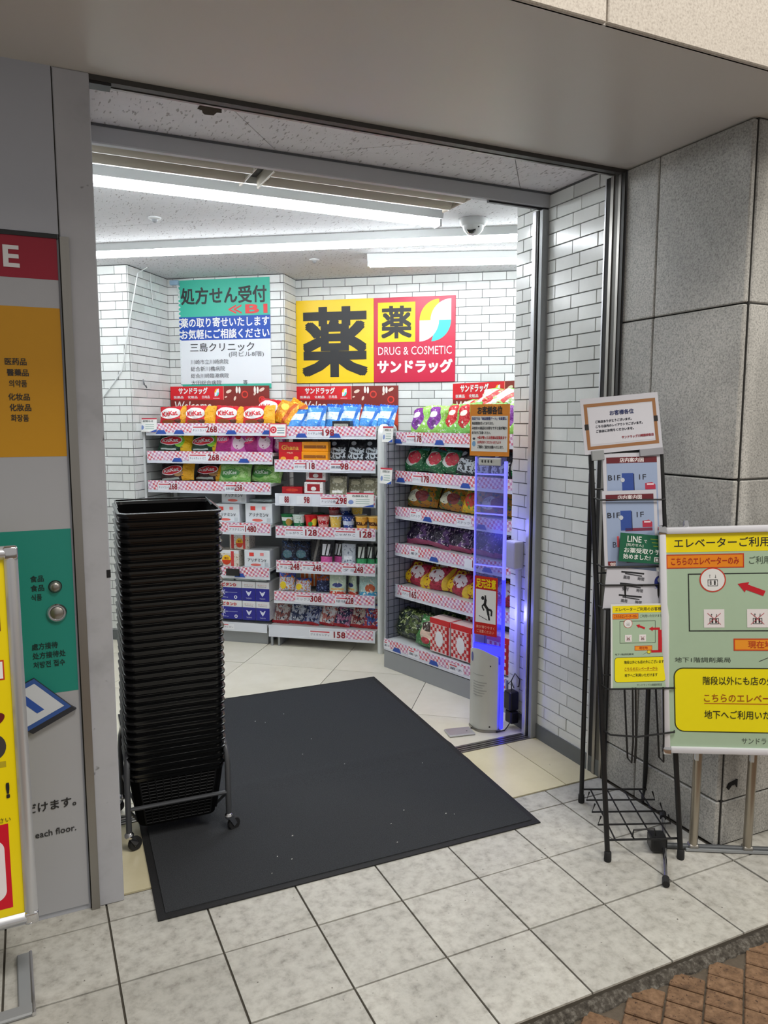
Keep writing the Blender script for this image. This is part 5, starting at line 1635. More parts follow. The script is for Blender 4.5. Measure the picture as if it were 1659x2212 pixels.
c_orange = carton('orange_biscuit_box', 'box', 'boxes on the middle rack', pack_mat('pack_orange_box', (238, 152, 10), [('r', .08, .92, .30, .62, (150, 84, 14)), ('n', 10, .68, (250, 190, 60))], bump=0), .19, .06, .066)
c_redlow = carton('low_red_box', 'box', 'boxes on the middle rack', pack_mat('pack_red_low', (170, 14, 26), [('e', .5, .6, .3, .2, (206, 60, 40)), ('n', 12, .64, (120, 8, 18))], bump=0), .15, .08, .06)
c_panda = carton('red_white_biscuit_box', 'box', 'boxes on the middle rack', pack_mat('pack_red_white', (236, 230, 228), [('r', .16, .84, .30, .86, (160, 30, 40)), ('r', 0, 1, 0, .16, (176, 20, 34)), ('e', .5, .5, .14, .16, (236, 232, 230)), ('n', 16, .64, (90, 20, 26))], bump=0), .135, .06, .09)
p_khaki = pouch('khaki_pouch', 'pouch', 'khaki snack pouches', pack_mat('pack_khaki', (128, 124, 100), [('n', 8, .55, (176, 172, 150)), ('r', 0, 1, .88, 1, (40, 38, 32)), ('e', .5, .68, .3, .12, (196, 190, 160)), ('r', .2, .8, .1, .22, (220, 220, 214))]), .125, .165, .05)
CUPS = []
for nm, base, sh, lid in (('green', (20, 120, 60), [('r', 0, 1, .5, .8, (236, 240, 236)), ('e', .7, .4, .2, .3, (190, 150, 70))], (20, 110, 56)), ('mint', (220, 232, 224), [('r', 0, 1, 0, .35, (40, 130, 80)), ('n', 7, .6, (140, 180, 150))], (200, 220, 210)),
                         ('red', (214, 26, 32), [('e', .6, .45, .25, .3, (246, 220, 60)), ('e', .3, .3, .14, .2, (60, 150, 60))], (206, 20, 30)), ('pink', (226, 150, 150), [('r', 0, 1, .3, .6, (196, 40, 50)), ('n', 9, .6, (246, 226, 220))], (190, 30, 40)),
                         ('yellow', (240, 200, 90), [('r', .5, 1, 0, 1, (60, 80, 150)), ('n', 8, .62, (240, 240, 236))], (226, 230, 236)), ('blue', (40, 70, 150), [('r', 0, 1, .3, .62, (200, 214, 236)), ('n', 9, .6, (230, 236, 244))], (30, 50, 120)),
                         ('orange', (240, 176, 70), [('r', .1, .9, .3, .6, (90, 50, 30)), ('n', 9, .64, (250, 220, 140))], (246, 200, 110))):
    CUPS.append(cup('snack_cup', 'cup', 'snack cups', pack_mat('pack_cup_' + nm, base, sh, bump=0), pm('lid_' + nm, lid, .3)))
b_navy = bag('navy_snack_bag', 'snack bag', 'dark bags on the middle rack', pack_mat('pack_navy', (20, 26, 46), [('n', 7, .58, (56, 84, 130)), ('e', .45, .3, .3, .2, (80, 120, 130)), ('n', 15, .66, (150, 160, 170))]), .115, .165, .05)
p_black = pouch('black_pouch', 'pouch', 'dark pouches on the middle rack', pack_mat('pack_black', (22, 20, 24), [('d', .3, .5, .3, (120, 116, 110)), ('n', 9, .66, (80, 76, 70))]), .085, .17, .05)
p_ss = pouch('black_pink_pouch', 'pouch', 'dark pouches on the middle rack', pack_mat('pack_ss', (24, 22, 26), [('r', .16, .84, .34, .86, (226, 226, 230)), ('d', .3, .42, .25, (30, 28, 30)), ('d', .62, .72, .25, (30, 28, 30)), ('r', 0, 1, 0, .28, (206, 80, 150))]), .085, .165, .05)
p_silver = pouch('silver_pouch', 'pouch', 'dark pouches on the middle rack', pack_mat('pack_silver', (196, 204, 212), [('n', 7, .6, (120, 130, 146)), ('r', .2, .8, .2, .4, (230, 234, 238))], rough=.2), .10, .15, .05)
p_grn = pouch('black_green_pouch', 'pouch', 'dark pouches on the middle rack', pack_mat('pack_blackgreen', (26, 28, 28), [('r', .2, .8, .3, .86, (216, 222, 216)), ('d', .3, .44, .3, (30, 30, 30)), ('r', 0, 1, 0, .26, (50, 150, 90))]), .075, .15, .045)
b_party = bag('party_snack_bag', 'snack bag', 'bright bags on the middle rack', pack_mat('pack_party', (226, 232, 240), [('r', 0, 1, .74, 1, (40, 110, 220)), ('n', 9, .56, (230, 150, 60)), ('n', 13, .62, (200, 50, 120)), ('e', .3, .3, .2, .2, (250, 220, 40))]), .115, .155, .05)
c_carrot = carton('orange_striped_box', 'box', 'bright boxes on the middle rack', pack_mat('pack_carrot', (236, 226, 210), [('r', .05, .22, 0, .8, (240, 110, 30)), ('r', .3, .46, 0, .8, (240, 110, 30)), ('r', .6, .74, 0, .8, (240, 110, 30)), ('r', .82, .96, 0, .8, (240, 110, 30)), ('r', 0, 1, .82, 1, (30, 30, 34))], bump=0), .125, .06, .095)
b_dusk = bag('dark_blue_snack_bag', 'snack bag', 'bright bags on the middle rack', pack_mat('pack_dusk', (34, 44, 86), [('r', 0, 1, .6, 1, (190, 90, 40)), ('n', 9, .58, (120, 140, 190))]), .10, .155, .045)
p_mint = pouch('pale_green_pouch', 'pouch', 'pale pouches on the middle rack', pack_mat('pack_mint', (196, 214, 190), [('e', .5, .42, .3, .1, (60, 70, 130)), ('r', 0, 1, 0, .14, (206, 70, 50)), ('n', 7, .62, (226, 232, 214)), ('r', .1, .9, .2, .28, (230, 190, 120))]), .12, .17, .05)
p_aqua = pouch('aqua_pouch', 'pouch', 'pale pouches on the middle rack', pack_mat('pack_aqua', (170, 200, 196), [('e', .62, .35, .28, .2, (190, 90, 50)), ('r', 0, 1, 0, .18, (60, 150, 190)), ('n', 7, .62, (226, 226, 214))]), .125, .165, .05)
b_sil = []
for i, (c1, c2) in enumerate((((150, 90, 84), (206, 196, 190)), ((60, 72, 110), (206, 214, 226)), ((176, 186, 214), (60, 70, 120)), ((206, 120, 110), (236, 230, 228)), ((196, 120, 160), (50, 50, 90)), ((150, 50, 56), (226, 200, 190)), ((60, 90, 180), (190, 60, 70)))):
    b_sil.append(bag('silver_snack_bag', 'snack bag', 'foil bags along the foot of the middle rack', pack_mat('pack_foil_%d' % i, c1, [('n', 5, .50, c2), ('n', 11, .60, (226, 226, 230)), ('n', 7, .62, (40, 44, 70)), ('r', 0, 1, .84, 1, (206, 206, 210)), ('r', 0, 1, 0, .1, (196, 40, 50))], rough=.2), .115, .20, .045))

# --- right rack
def rb(name, base, sh, W, H, T=.07):
    return bag('snack_bag', 'snack bag', 'snack bags on the right rack', pack_mat('pack_' + name, base, sh), W, H, T)
r_grape = rb('grape', (150, 206, 90), [('e', .42, .5, .34, .42, (126, 44, 150)), ('e', .4, .6, .18, .12, (240, 232, 246)), ('n', 8, .62, (226, 240, 214)), ('e', .5, .3, .1, .12, (90, 20, 110))], .16, .19)
r_apple = rb('apple', (120, 190, 80), [('e', .42, .55, .30, .40, (196, 20, 34)), ('e', .42, .62, .16, .10, (246, 226, 210)), ('n', 9, .64, (226, 240, 220))], .16, .20)
r_strip = rb('strawberry_long', (240, 236, 232), [('d', .1, .3, .4, (220, 60, 60)), ('d', .5, .66, .4, (220, 60, 60)), ('r', 0, 1, .8, 1, (110, 190, 70)), ('n', 8, .62, (170, 214, 130))], .30, .17)
r_melon = rb('melon', (30, 104, 60), [('e', .45, .5, .36, .32, (230, 232, 230)), ('e', .55, .52, .28, .28, (206, 50, 70)), ('n', 10, .64, (180, 220, 180)), ('r', 0, 1, .84, 1, (70, 150, 140))], .165, .165)
r_ink = rb('black_white', (20, 22, 24), [('e', .5, .45, .34, .34, (190, 196, 196)), ('n', 8, .52, (30, 32, 34)), ('n', 15, .66, (226, 226, 226))], .15, .165)
r_curry = rb('curry', (176, 116, 24), [('r', 0, 1, .72, 1, (86, 130, 50)), ('n', 6, .54, (90, 110, 40)), ('e', .3, .36, .24, .22, (226, 226, 200)), ('e', .6, .34, .22, .2, (130, 50, 50)), ('n', 12, .64, (40, 46, 80))], .24, .185, .09)
r_gold = rb('gold', (236, 190, 30), [('e', .5, .5, .3, .3, (206, 60, 40)), ('n', 9, .6, (90, 150, 60))], .14, .16)
r_plum = rb('plum', (54, 36, 70), [('n', 5, .54, (106, 70, 130)), ('n', 9, .60, (206, 186, 206)), ('e', .4, .4, .25, .3, (40, 26, 56)), ('n', 13, .66, (230, 220, 230)), ('r', 0, 1, 0, .14, (170, 70, 110))], .19, .165, .08)
r_berry = rb('berry', (196, 40, 70), [('d', .0, .3, .3, (244, 200, 30)), ('e', .55, .5, .26, .28, (240, 226, 226)), ('n', 9, .58, (150, 24, 40)), ('d', .75, .95, .2, (246, 206, 60))], .20, .17, .08)
r_herb = rb('herb', (26, 40, 26), [('n', 6, .52, (70, 86, 40)), ('n', 12, .60, (150, 160, 110)), ('n', 22, .68, (220, 224, 206))], .27, .21, .12)
r_leaf = rb('leaf', (70, 128, 70), [('e', .5, .5, .28, .34, (226, 196, 176)), ('e', .5, .66, .26, .16, (60, 40, 34)), ('n', 10, .64, (206, 220, 196)), ('e', .5, .2, .2, .1, (180, 50, 60))], .19, .20, .06)
def gingham(P, W, H):
    n = 9
    for i in range(n):
        for j in range(n - 1):
            if (i + j) % 2 == 0:
                P.rect(-W * .47 + W * .94 * i / n, H * .04 + H * .78 * j / (n - 1), -W * .47 + W * .94 * (i + 1) / n, H * .04 + H * .78 * (j + 1) / (n - 1), (206, 40, 44), 1)
    P.rect(-W / 2, H * .84, W / 2, H, (214, 20, 30), 2); P.rect(W * .36, H * .02, W * .46, H * .84, (190, 16, 26), 2); P.oval(-W * .02, H * .42, W * .2, H * .24, (240, 238, 236), 3, 18)
c_ging = carton('red_gingham_box', 'box', 'red gingham boxes', pack_mat('pack_gingham', (238, 214, 206), [('r', 0, 1, .84, 1, (214, 20, 30))], bump=0), .17, .11, .21, gingham)

# ================================================================== LEFT RACK
OR2 = ['leftmost', 'second from left', 'third from left', 'fourth from left', 'fifth from left', 'sixth from left', 'seventh from left', 'eighth from left', 'ninth from left', 'tenth from left']
def row(rack, where, items, default=None):
    """items: (source, description, x, y, z, kwargs); the label tells each one's place in its row"""
    for i, it in enumerate(items):
        src, desc, x, y, z, kw = it
        put(src, rack, x, y, z, '%s, %s on %s' % (desc, OR2[i], where), **kw)

RLk = Rack('display_rack', 'white wire sided display rack of chocolate bags under the teal banner', Lp(-1.54, 2.98), TA)
rk = RLk.o
mesh_side(rk, -0.035, 0.02, 0.40, 0.0, 1.565)
MB().box(0.0, 0.36, 0.0, 0.945, 0.385, 1.60).build('back_panel', m_backpanel, rk)
for x in (0.02, 0.915):
    MB().box(x, 0.335, 0.0, x + .03, 0.36, 1.60).build('upright', m_whitemetal, rk)
MB().box(0.0, 0.02, 0.0, 0.898, 0.36, 0.090).build('kick_plate', m_greymetal, rk)
shelf(rk, 0.0, 0.965, 0.0, 0.35, 1.495, [(.36, .20, '268', 'キットカット')], blues=(.12, .26, .66, .93))
shelf(rk, 0.0, 0.960, 0.0, 0.35, 1.297, [(.33, .24, '268', 'キットカット ミニ')], blues=(.24, .75))
shelf(rk, 0.0, 0.945, 0.0, 0.35, 1.085, [(.08, .16, '268', 'キットカット'), (.60, .14, '258', '抹茶')], blues=())
shelf(rk, 0.0, 0.940, 0.0, 0.35, 0.795, [(.30, .10, None, 'ドリンク'), (.62, .22, '1480', 'アリナミンV')], blues=())
shelf(rk, 0.0, 0.925, 0.0, 0.35, 0.478, [(.02, .2, '980', 'ドリンク')], blues=(.70,))
shelf(rk, 0.0, 0.900, -0.005, 0.36, 0.092, [(.44, .10, '998', None), (.55, .10, None, 'リポビタン')], rail=.06, name='base_deck', strip=(0.0, 0.42))
MB().box(0.60, -.016, .495, .70, -.006, .545).box(.605, -.017, .50, .695, -.0155, .54).build('tag_holder', m_blackpl, rk)
Q = (1, 1, .76)
row(RLk, 'top tier of the left rack', [
    (k_red, 'red chocolate bag', .155, .15, 1.512, dict(tilt=14, yaw=3, sc=Q)), (k_red, 'red chocolate bag', .375, .10, 1.512, dict(tilt=12, yaw=-2, sc=Q)),
    (k_red, 'red chocolate bag', .605, .11, 1.512, dict(tilt=15, yaw=2, sc=Q)), (k_red, 'red chocolate bag', .825, .10, 1.512, dict(tilt=11, yaw=-3, sc=Q)),
    (k_wafer, 'orange wafer bag toppling', .985, .14, 1.520, dict(tilt=16, yaw=-8, roll=14, sc=.9)), (k_wafer, 'orange wafer bag leaning sideways', 1.0, .24, 1.535, dict(tilt=20, yaw=-4, roll=26, sc=.9))])
put(k_red, RLk, .86, .21, 1.53, 'red chocolate bag lying high behind the front row, left rack top', tilt=22, yaw=4, roll=8)
row(RLk, 'second tier of the left rack', [
    (k_green, 'dark green chocolate bag', .175, .09, 1.314, dict(tilt=22, yaw=3)), (k_green, 'dark green chocolate bag', .42, .11, 1.314, dict(tilt=26, yaw=-2)),
    (k_purp, 'purple chocolate bag', .62, .07, 1.314, dict(tilt=12)), (k_purp, 'purple chocolate bag', .815, .085, 1.314, dict(tilt=14, yaw=-3)), (k_purp, 'purple chocolate bag turned away', .93, .15, 1.314, dict(tilt=12, yaw=-30, sc=(.7, 1, .95)))])
row(RLk, 'third tier of the left rack', [
    (k_brown, 'dark brown chocolate bag', .185, .09, 1.102, dict(tilt=20, yaw=2)), (k_brown, 'dark brown chocolate bag', .43, .13, 1.102, dict(tilt=34, yaw=-4)),
    (k_lime, 'pale green chocolate bag', .635, .09, 1.102, dict(tilt=20)), (k_lime, 'pale green chocolate bag', .855, .12, 1.102, dict(tilt=30, yaw=-6))])
row(RLk, 'fourth tier of the left rack', [
    (c_vit, 'white vitamin drink carton', .36, .05, .811, dict(yaw=2)), (c_vit, 'white vitamin drink carton', .585, .05, .811, dict(yaw=-2)), (c_vit, 'white vitamin drink carton', .835, .04, .811, dict(yaw=-4, sc=(1.05, 1, 1.08)))])
put(c_vit, RLk, .635, .07, .948, 'white vitamin drink carton stacked on another, left rack', yaw=-5)
put(c_film, RLk, .82, .10, .960, 'thin film wrapped multipack lying on the vitamin cartons', sc=(.8, .9, .6))
row(RLk, 'fifth tier of the left rack', [
    (c_sup, 'carton with yellow sticker', .38, .04, .494, {}), (c_sup, 'carton with yellow sticker', .585, .03, .494, dict(yaw=1)), (c_vit, 'plain white carton', .82, .03, .494, dict(sc=(.98, 1.4, .95)))])
put(c_sup, RLk, .67, .07, .616, 'carton with yellow sticker stacked on top, fifth tier of the left rack', sc=(.8, .8, .95))
for lay, nm in ((0, 'lower layer'), (1, 'upper layer')):
    z = .112 + lay * .1415
    put(c_lipo, RLk, .535, .02, z, 'blue energy drink case with star emblem, %s at foot of left rack' % nm)
    put(c_lipe, RLk, .755, .02, z, 'blue energy drink case end with eagle emblem, %s, left one' % nm)
    put(c_lipe, RLk, .860, .02, z, 'blue energy drink case end with eagle emblem, %s, right one' % nm)
put(c_film, RLk, .50, .03, .396, 'film wrapped multipack on the blue cases, left one', sc=(1.2, 1, 1))
put(c_film, RLk, .77, .03, .396, 'film wrapped multipack on the blue cases, right one', sc=(1.05, 1, 1))
def pop_card(rack, x, z, w, h, label, kind):
    o = thing('shelf_card', label, 'card')
    o.matrix_world = rack.M @ Matrix.Translation((x, -.012, z)) @ Matrix.Rotation(R(-6), 4, 'X')
    MB().box(0, -.002, 0, w, 0, h).build('card_sheet', pm('card_white', (236, 236, 232), .4), o)
    P = Print(y=-.002, eps=.0005)
    if kind == 'red':
        P.frame(0, 0, w, h, .006, (214, 66, 84), 1); P.oval(w * .24, h * .52, h * .26, h * .26, (206, 40, 56), 1, 20); P.ring(w * .24, h * .52, h * .1, h * .14, (246, 230, 230), 2)
        for i in range(3): P.rect(w * .46, h * (.62 - .18 * i), w * .88, h * (.69 - .18 * i), (120, 140, 150), 1)
    else:
        P.rect(0, h * .9, w, h, (190, 50, 70), 1); P.text('お知らせ', w * .5, h * .70, h * .15, (70, 84, 74), align='c', w=w * .6, bold=.02)
        for i in range(3): P.rect(w * .34, h * (.50 - .15 * i), w * .85, h * (.56 - .15 * i), (170, 190, 180), 1)
        P.oval(w * .16, h * .32, w * .1, h * .16, (120, 140, 190), 1, 12); P.poly([(w * .6, 0), (w, 0), (w, h * .2)], BLU, 1)
    P.build(o)
pop_card(RLk, -.045, 1.515, .135, .100, 'small white notice card at the left end of the left rack', 'a')

# ================================================================== MIDDLE RACK
RMk = Rack('display_rack', 'tall seven tier rack of sweets and cups under the yellow sign', Lp(-0.56, 2.97), TA)
rk = RMk.o
mesh_side(rk, 0.757, 0.0, 0.42, 0.0, 1.55, r=.023)
MB().box(0.0, 0.38, 0.05, 0.72, 0.40, 1.56).build('back_panel', m_backpanel, rk)
for x in (0.16, 0.60):
    MB().box(x, 0.355, 0.0, x + .035, 0.38, 1.56).build('upright', m_whitemetal, rk)
MB().box(-.05, .0, .0, -.035, .02, .07).box(0.0, .01, .0, .015, .36, .07).build('foot', m_greymetal, rk)
shelf(rk, 0.0, 0.725, 0.0, 0.38, 1.475, [(.24, .20, '198', 'ハイチュウ塩')], blues=(.20, .44))
shelf(rk, 0.0, 0.720, 0.0, 0.38, 1.247, [(.14, .16, '118', 'ガーナ'), (.40, .14, '98', '黒糖')])
shelf(rk, 0.0, 0.720, 0.0, 0.38, 1.012, [(.03, .08, '88', None), (.16, .10, '98', None), (.33, .20, '298', 'ナッツ小魚')], strip=(.33, .715))
shelf(rk, 0.0, 0.720, 0.0, 0.38, 0.785, [(.07, .24, '128', 'じゃがりこ'), (.43, .27, '128', 'じゃがりこ')])
shelf(rk, 0.0, 0.718, 0.0, 0.38, 0.540, [(.02, .16, '248', 'チョコ'), (.19, .15, '248', 'チョコ'), (.48, .16, '248', 'グミ')])
shelf(rk, -.02, 0.715, 0.0, 0.38, 0.318, [(.14, .20, '308', 'ミックス'), (.43, .14, '228', '珍味')])
shelf(rk, -.065, 0.715, 0.0, 0.38, 0.070, [(.24, .27, '158', 'グミキャンディ')], name='base_deck', strip=(.50, .70))
row(RMk, 'top tier of the middle rack', [
    (b_blue, 'blue and white sweet bag', .13, .10, 1.492, dict(tilt=38, yaw=-4)), (b_blue, 'blue and white sweet bag', .275, .07, 1.492, dict(tilt=26, yaw=4)), (b_blue, 'blue and white sweet bag', .385, .13, 1.492, dict(tilt=20, yaw=-5)),
    (b_blue, 'blue and white sweet bag', .50, .13, 1.500, dict(tilt=26, roll=4)), (b_blue, 'blue and white sweet bag', .625, .14, 1.500, dict(tilt=26, roll=5)), (b_blue, 'blue and white sweet bag', .745, .15, 1.500, dict(tilt=26, roll=5))])
put(b_blue, RMk, .10, .24, 1.50, 'blue and white sweet bag behind the leftmost one, middle rack top', tilt=30)
c_dark = carton('small_dark_carton', 'box', 'boxes on the middle rack', pack_mat('pack_dark_carton', (30, 32, 40), [('r', .1, .9, .1, .6, (170, 172, 160)), ('n', 14, .6, (60, 64, 70))], bump=0), .13, .06, .045)
put(c_dark, RMk, .475, .02, 1.492, 'small dark carton in front of the blue bags, middle rack top', yaw=-6)
row(RMk, 'second tier of the middle rack', [
    (c_ghana, 'red chocolate box with gold lettering', .105, .03, 1.263, {}), (c_orange, 'orange biscuit box', .285, .02, 1.263, {}),
    (b_bw, 'black and white sweet bag', .43, .09, 1.263, dict(tilt=26, yaw=3)), (b_bw, 'black and white sweet bag', .555, .08, 1.263, dict(tilt=24, roll=5)), (b_bw, 'black and white sweet bag', .675, .09, 1.263, dict(tilt=26, roll=3))])
put(c_orange, RMk, .285, .03, 1.330, 'orange biscuit box stacked on another, middle rack second tier')
row(RMk, 'third tier of the middle rack', [
    (c_redlow, 'low dark red box', .115, .03, 1.028, dict(sc=(1, 1, .9))), (c_panda, 'red and white biscuit box', .275, .02, 1.028, {}), (p_khaki, 'khaki snack pouch', .44, .06, 1.028, dict(tilt=6)), (p_khaki, 'khaki snack pouch', .555, .09, 1.028, dict(tilt=12, sc=.85)), (p_khaki, 'khaki snack pouch', .655, .08, 1.028, dict(tilt=8, sc=.92))])
put(c_panda, RMk, .285, .04, 1.119, 'red and white biscuit box stacked on another, middle rack third tier', sc=(1.05, 1, .95))
for i, (x, j) in enumerate(((.07, 0), (.155, 1), (.245, 2), (.335, 3), (.425, 4), (.515, 5), (.61, 6), (.70, 6))):
    nm = ('green', 'green and white', 'red', 'pink', 'yellow and blue', 'blue', 'orange', 'orange')[i]
    put(CUPS[j], RMk, x, .055, .801, '%s snack cup, %s in the front row of cups' % (nm, OR2[i]), yaw=20 * i)
for i, (x, j) in enumerate(((.17, 1), (.26, 0), (.40, 3), (.48, 5), (.57, 4))):
    put(CUPS[j], RMk, x, .16, .801, '%s in the shaded back row of cups, %s' % (('pale snack cup', 'green snack cup', 'pink snack cup', 'blue snack cup', 'yellow snack cup')[i], OR2[i]), yaw=33 * i)
for i, (x, j) in enumerate(((.38, 3), (.465, 5), (.55, 4))):
    put(CUPS[j], RMk, x, .16, .888, '%s stacked on the back row of cups' % ('pink snack cup', 'blue snack cup', 'yellow snack cup')[i], yaw=50 * i)
row(RMk, 'fifth tier of the middle rack', [
    (b_navy, 'navy snack bag', .07, .07, .556, dict(tilt=10)), (b_navy, 'navy snack bag', .165, .08, .556, dict(tilt=10, yaw=4)), (p_black, 'black pouch', .27, .08, .556, dict(tilt=5)), (p_ss, 'black, white and pink pouch', .355, .05, .556, dict(tilt=4)),
    (p_ss, 'black, white and pink pouch', .435, .09, .556, dict(yaw=-30)), (p_silver, 'silver pouch', .515, .05, .556, dict(tilt=4)), (p_grn, 'black and green pouch', .605, .06, .556, dict(tilt=4)), (p_grn, 'black and green pouch', .665, .08, .556, dict(yaw=-25)), (p_grn, 'black and green pouch', .71, .10, .556, dict(yaw=-30))])
row(RMk, 'sixth tier of the middle rack', [
    (b_party, 'bright party snack bag', .055, .06, .334, dict(tilt=14)), (b_party, 'bright party snack bag', .175, .05, .334, dict(tilt=24, sc=(1, 1, .8))), (b_dusk, 'dark blue snack bag', .315, .09, .334, dict(tilt=10)), (p_mint, 'pale green pouch', .435, .05, .334, dict(tilt=4)),
    (p_mint, 'pale green pouch', .535, .08, .334, dict(yaw=-35, sc=(.8, 1, 1))), (p_aqua, 'aqua pouch', .655, .05, .334, dict(tilt=4))])
put(c_carrot, RMk, .195, .14, .360, 'orange striped box behind the party bags, middle rack', sc=(1.1, 1, 1.25))
row(RMk, 'foot of the middle rack', [(b_sil[i], ('brown', 'blue', 'silver', 'salmon', 'pink', 'red', 'blue and red')[i] + ' foil snack bag', -.01 + .113 * i, .09 + .01 * (i % 2), .086, dict(tilt=30 + 3 * (i % 3), roll=(4, 7, 6, 8, 5, 7, 4)[i], sc=(1.08, 1, 1))) for i in range(7)])
row(RMk, 'back row at the foot of the middle rack', [(b_sil[(i * 3 + 1) % 7], 'foil snack bag', .05 + .14 * i, .22, .09, dict(tilt=24, sc=(1.1, 1, 1))) for i in range(5)])
pop_card(RMk, -.03, 1.485, .125, .092, 'red bordered notice card at the left end of the middle rack', 'red')
pop_card(RMk, .52, 1.015, .19, .095, 'pastel price card on the third tier of the middle rack', 'b')

# ================================================================== RIGHT RACK
RA = math.atan2(-0.966, 0.257)
RRk = Rack('display_rack', 'white six tier rack of large snack bags behind the security gate', Vector((1.881, 1.946, 0)), RA)
rk = RRk.o
MB().box(0.0, 0.44, 0.0, 1.03, 0.46, 1.58).build('back_panel', m_backpanel, rk)
MB().box(0.0, 0.0, 0.0, 1.04, 0.43, 0.112).build('kick_plate', m_greymetal, rk)
MB().box(0.0, 0.002, 0.112, 1.04, 0.40, 0.122).build('kick_shadow_gap', m_blackpl, rk)
MB().box(-.022, .02, .12, -.008, .44, 1.53).build('side_panel', m_backpanel, rk)
w_ = MB()
for k in range(30): w_.tube([(-.004, .03, .16 + .046 * k), (-.004, .43, .16 + .046 * k)], .002, 5)
for k in range(9): w_.tube([(-.003, .04 + .047 * k, .14), (-.003, .04 + .047 * k, 1.52)], .002, 5)
tag(w_.build('wire_mesh', m_wire, rk, smooth=True), kind='stuff')
for x in (0.02, 0.50, 0.98):
    MB().box(x, 0.41, 0.0, x + .03, 0.44, 1.58).build('upright', m_whitemetal, rk)
shelf(rk, 0.0, 1.03, 0.10, 0.33, 1.445, [(.10, .15, '178', 'キャベツ太郎'), (.70, .2, '178', 'スナック')], blues=(.02, .40, .80), rail=.078)
shelf(rk, -.01, 1.03, 0.10, 0.33, 1.200, [(.16, .16, '178', 'ポテトチップス')], blues=(.05, .62), rail=.078)
shelf(rk, -.03, 1.03, 0.10, 0.33, 0.972, [(.14, .10, None, 'スナック'), (.55, .12, None, 'スナック')], blues=(.30, .75), rail=.075)
shelf(rk, -.02, 1.03, 0.10, 0.33, 0.730, [(.14, .08, None, '菓子'), (.62, .12, '155', None)], blues=(.36, .8), rail=.078)
shelf(rk, -.08, 1.03, 0.10, 0.33, 0.456, [(.06, .15, '165', 'スナック')], blues=(), rail=.080, strip=(.02, 1.02))
shelf(rk, 0.0, 1.04, 0.0, 0.42, 0.122, [(.0, .06, None, '菓子'), (.24, .10, None, '菓子'), (.60, .12, None, '菓子')], blues=(.13, .47), rail=.070, name='base_deck')
row(RRk, 'top tier of the right rack', [
    (r_grape, 'purple and lime snack bag', .10, .22, 1.461, dict(tilt=18, roll=-6)), (r_grape, 'purple and lime snack bag', .25, .21, 1.461, dict(tilt=18, roll=5)), (r_apple, 'red and green snack bag', .40, .21, 1.461, dict(tilt=16, roll=4)),
    (r_apple, 'red and green snack bag', .54, .20, 1.461, dict(tilt=14, roll=-4)), (r_apple, 'red and green snack bag', .70, .21, 1.461, dict(tilt=16)), (r_grape, 'purple and lime snack bag', .86, .21, 1.461, dict(tilt=16))])
put(r_strip, RRk, .66, .30, 1.60, 'red and white striped bag piled on top of the right rack', tilt=42, roll=6)
put(r_strip, RRk, .52, .26, 1.56, 'red and white striped bag leaning on the pile, right rack', tilt=40, roll=-8, sc=.9)
row(RRk, 'second tier of the right rack', [
    (r_melon, 'green and red snack bag', .075, .20, 1.216, dict(tilt=14, roll=-6)), (r_melon, 'green and red snack bag', .25, .19, 1.216, dict(tilt=26, roll=4)), (r_melon, 'green and red snack bag', .395, .20, 1.216, dict(tilt=24, roll=6)),
    (r_ink, 'black and white snack bag', .53, .19, 1.216, dict(tilt=22, roll=4)), (r_ink, 'black and white snack bag', .66, .19, 1.216, dict(tilt=18)), (r_ink, 'black and white snack bag', .81, .19, 1.216, dict(tilt=18)), (r_melon, 'green and red snack bag', .95, .20, 1.216, dict(tilt=18))])
row(RRk, 'third tier of the right rack', [
    (r_curry, 'green and brown snack bag', .13, .21, .988, dict(tilt=26, roll=-3)), (r_curry, 'green and brown snack bag', .40, .21, .988, dict(tilt=30, roll=5)), (r_gold, 'golden snack bag', .585, .19, .988, dict(tilt=20)), (r_curry, 'green and brown snack bag', .77, .21, .988, dict(tilt=26))])
row(RRk, 'fourth tier of the right rack', [
    (r_plum, 'dark purple snack bag', .10 + .19 * i, .20, .746, dict(tilt=24 + 3 * (i % 2), roll=(-3, 6, 4, 7, 5)[i])) for i in range(5)])
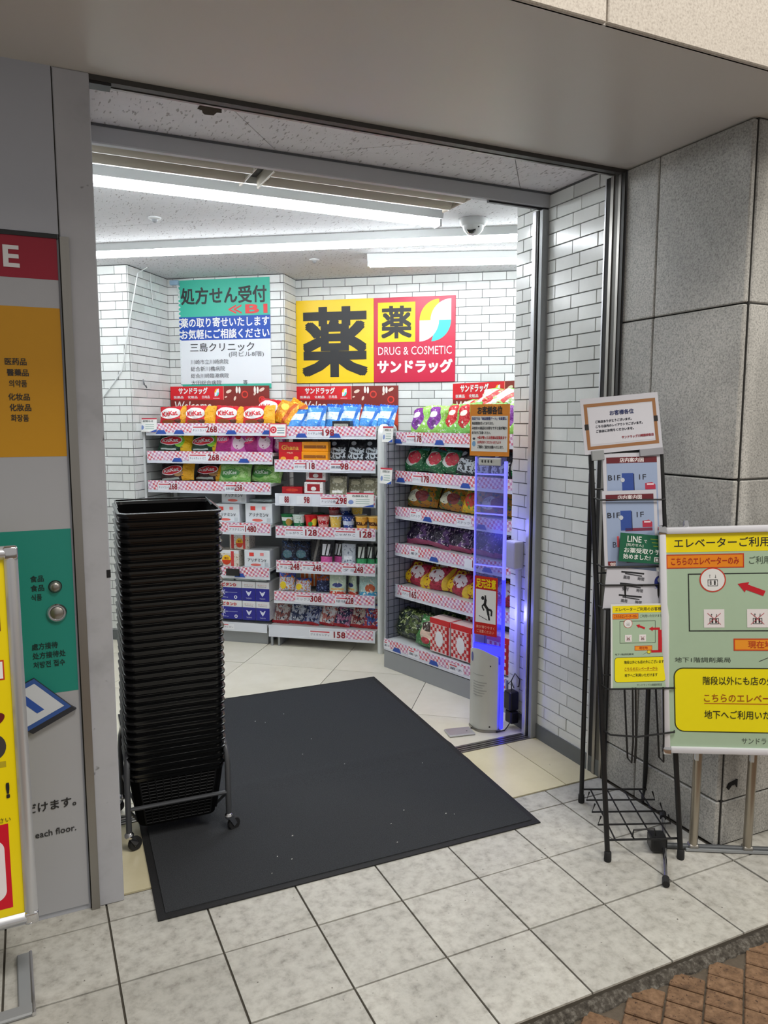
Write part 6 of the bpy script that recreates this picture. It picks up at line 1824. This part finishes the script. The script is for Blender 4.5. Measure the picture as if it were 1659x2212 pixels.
row(RRk, 'fifth tier of the right rack', [
    (r_berry, 'red and yellow snack bag', .08 + .19 * i, .20, .472, dict(tilt=30 + 4 * (i % 2), roll=(6, -5, 6, 3, -4)[i])) for i in range(5)])
row(RRk, 'foot of the right rack', [
    (r_herb, 'dark green snack bag', .13, .12, .138, dict(tilt=20, roll=-4)), (r_leaf, 'green bag with portrait', .33, .07, .138, dict(tilt=16, roll=7)), (c_ging, 'red gingham box', .475, .04, .138, {}), (c_ging, 'red gingham box', .655, .04, .138, {}), (c_ging, 'red gingham box', .94, .04, .138, {})])
put(r_herb, RRk, .36, .26, .14, 'dark green snack bag behind the portrait bag, right rack foot', tilt=16)
put(c_ging, RRk, .62, .20, .138, 'red gingham box standing behind the others, right rack foot', sc=(1, 1, 1.35))
for i, (x, sr, tl) in enumerate(((.17, r_melon, 'second'), (.46, r_ink, 'second'), (.26, r_curry, 'third'), (.56, r_curry, 'third'), (.18, r_plum, 'fourth'), (.40, r_plum, 'fourth'), (.60, r_plum, 'fourth'), (.18, r_berry, 'fifth'), (.38, r_berry, 'fifth'), (.58, r_berry, 'fifth'))):
    zt = {'second': 1.216, 'third': .988, 'fourth': .746, 'fifth': .472}[tl]
    nm = {id(r_melon): 'green and red', id(r_ink): 'black and white', id(r_curry): 'green and brown', id(r_plum): 'dark purple', id(r_berry): 'red and yellow'}[id(sr)]
    put(sr, RRk, x, .345, zt + .008, '%s bag in back row of right rack %s tier, %s' % (nm, tl, ('left one', 'middle one', 'right one')[0 if x < .3 else (1 if x < .45 else 2)]), tilt=10, roll=(i % 3 - 1) * 5, sc=(1, .8, 1.12))
pop_card(RRk, -.005, 1.462, .10, .098, 'small notice card at the left end of the right rack top tier', 'a')
pop_card(RRk, -.03, 1.20, .115, .10, 'yellow and blue notice card at the second tier of the right rack', 'b')
q = RRk.M @ Vector((.19, .42, 1.255)); welcome_poster('red and brown welcome poster rising behind the right rack', q, RA, .80, .575)

bpy.data.objects.remove(_to)
bpy.data.curves.remove(_tc)
bpy.data.scenes.remove(_tsc)
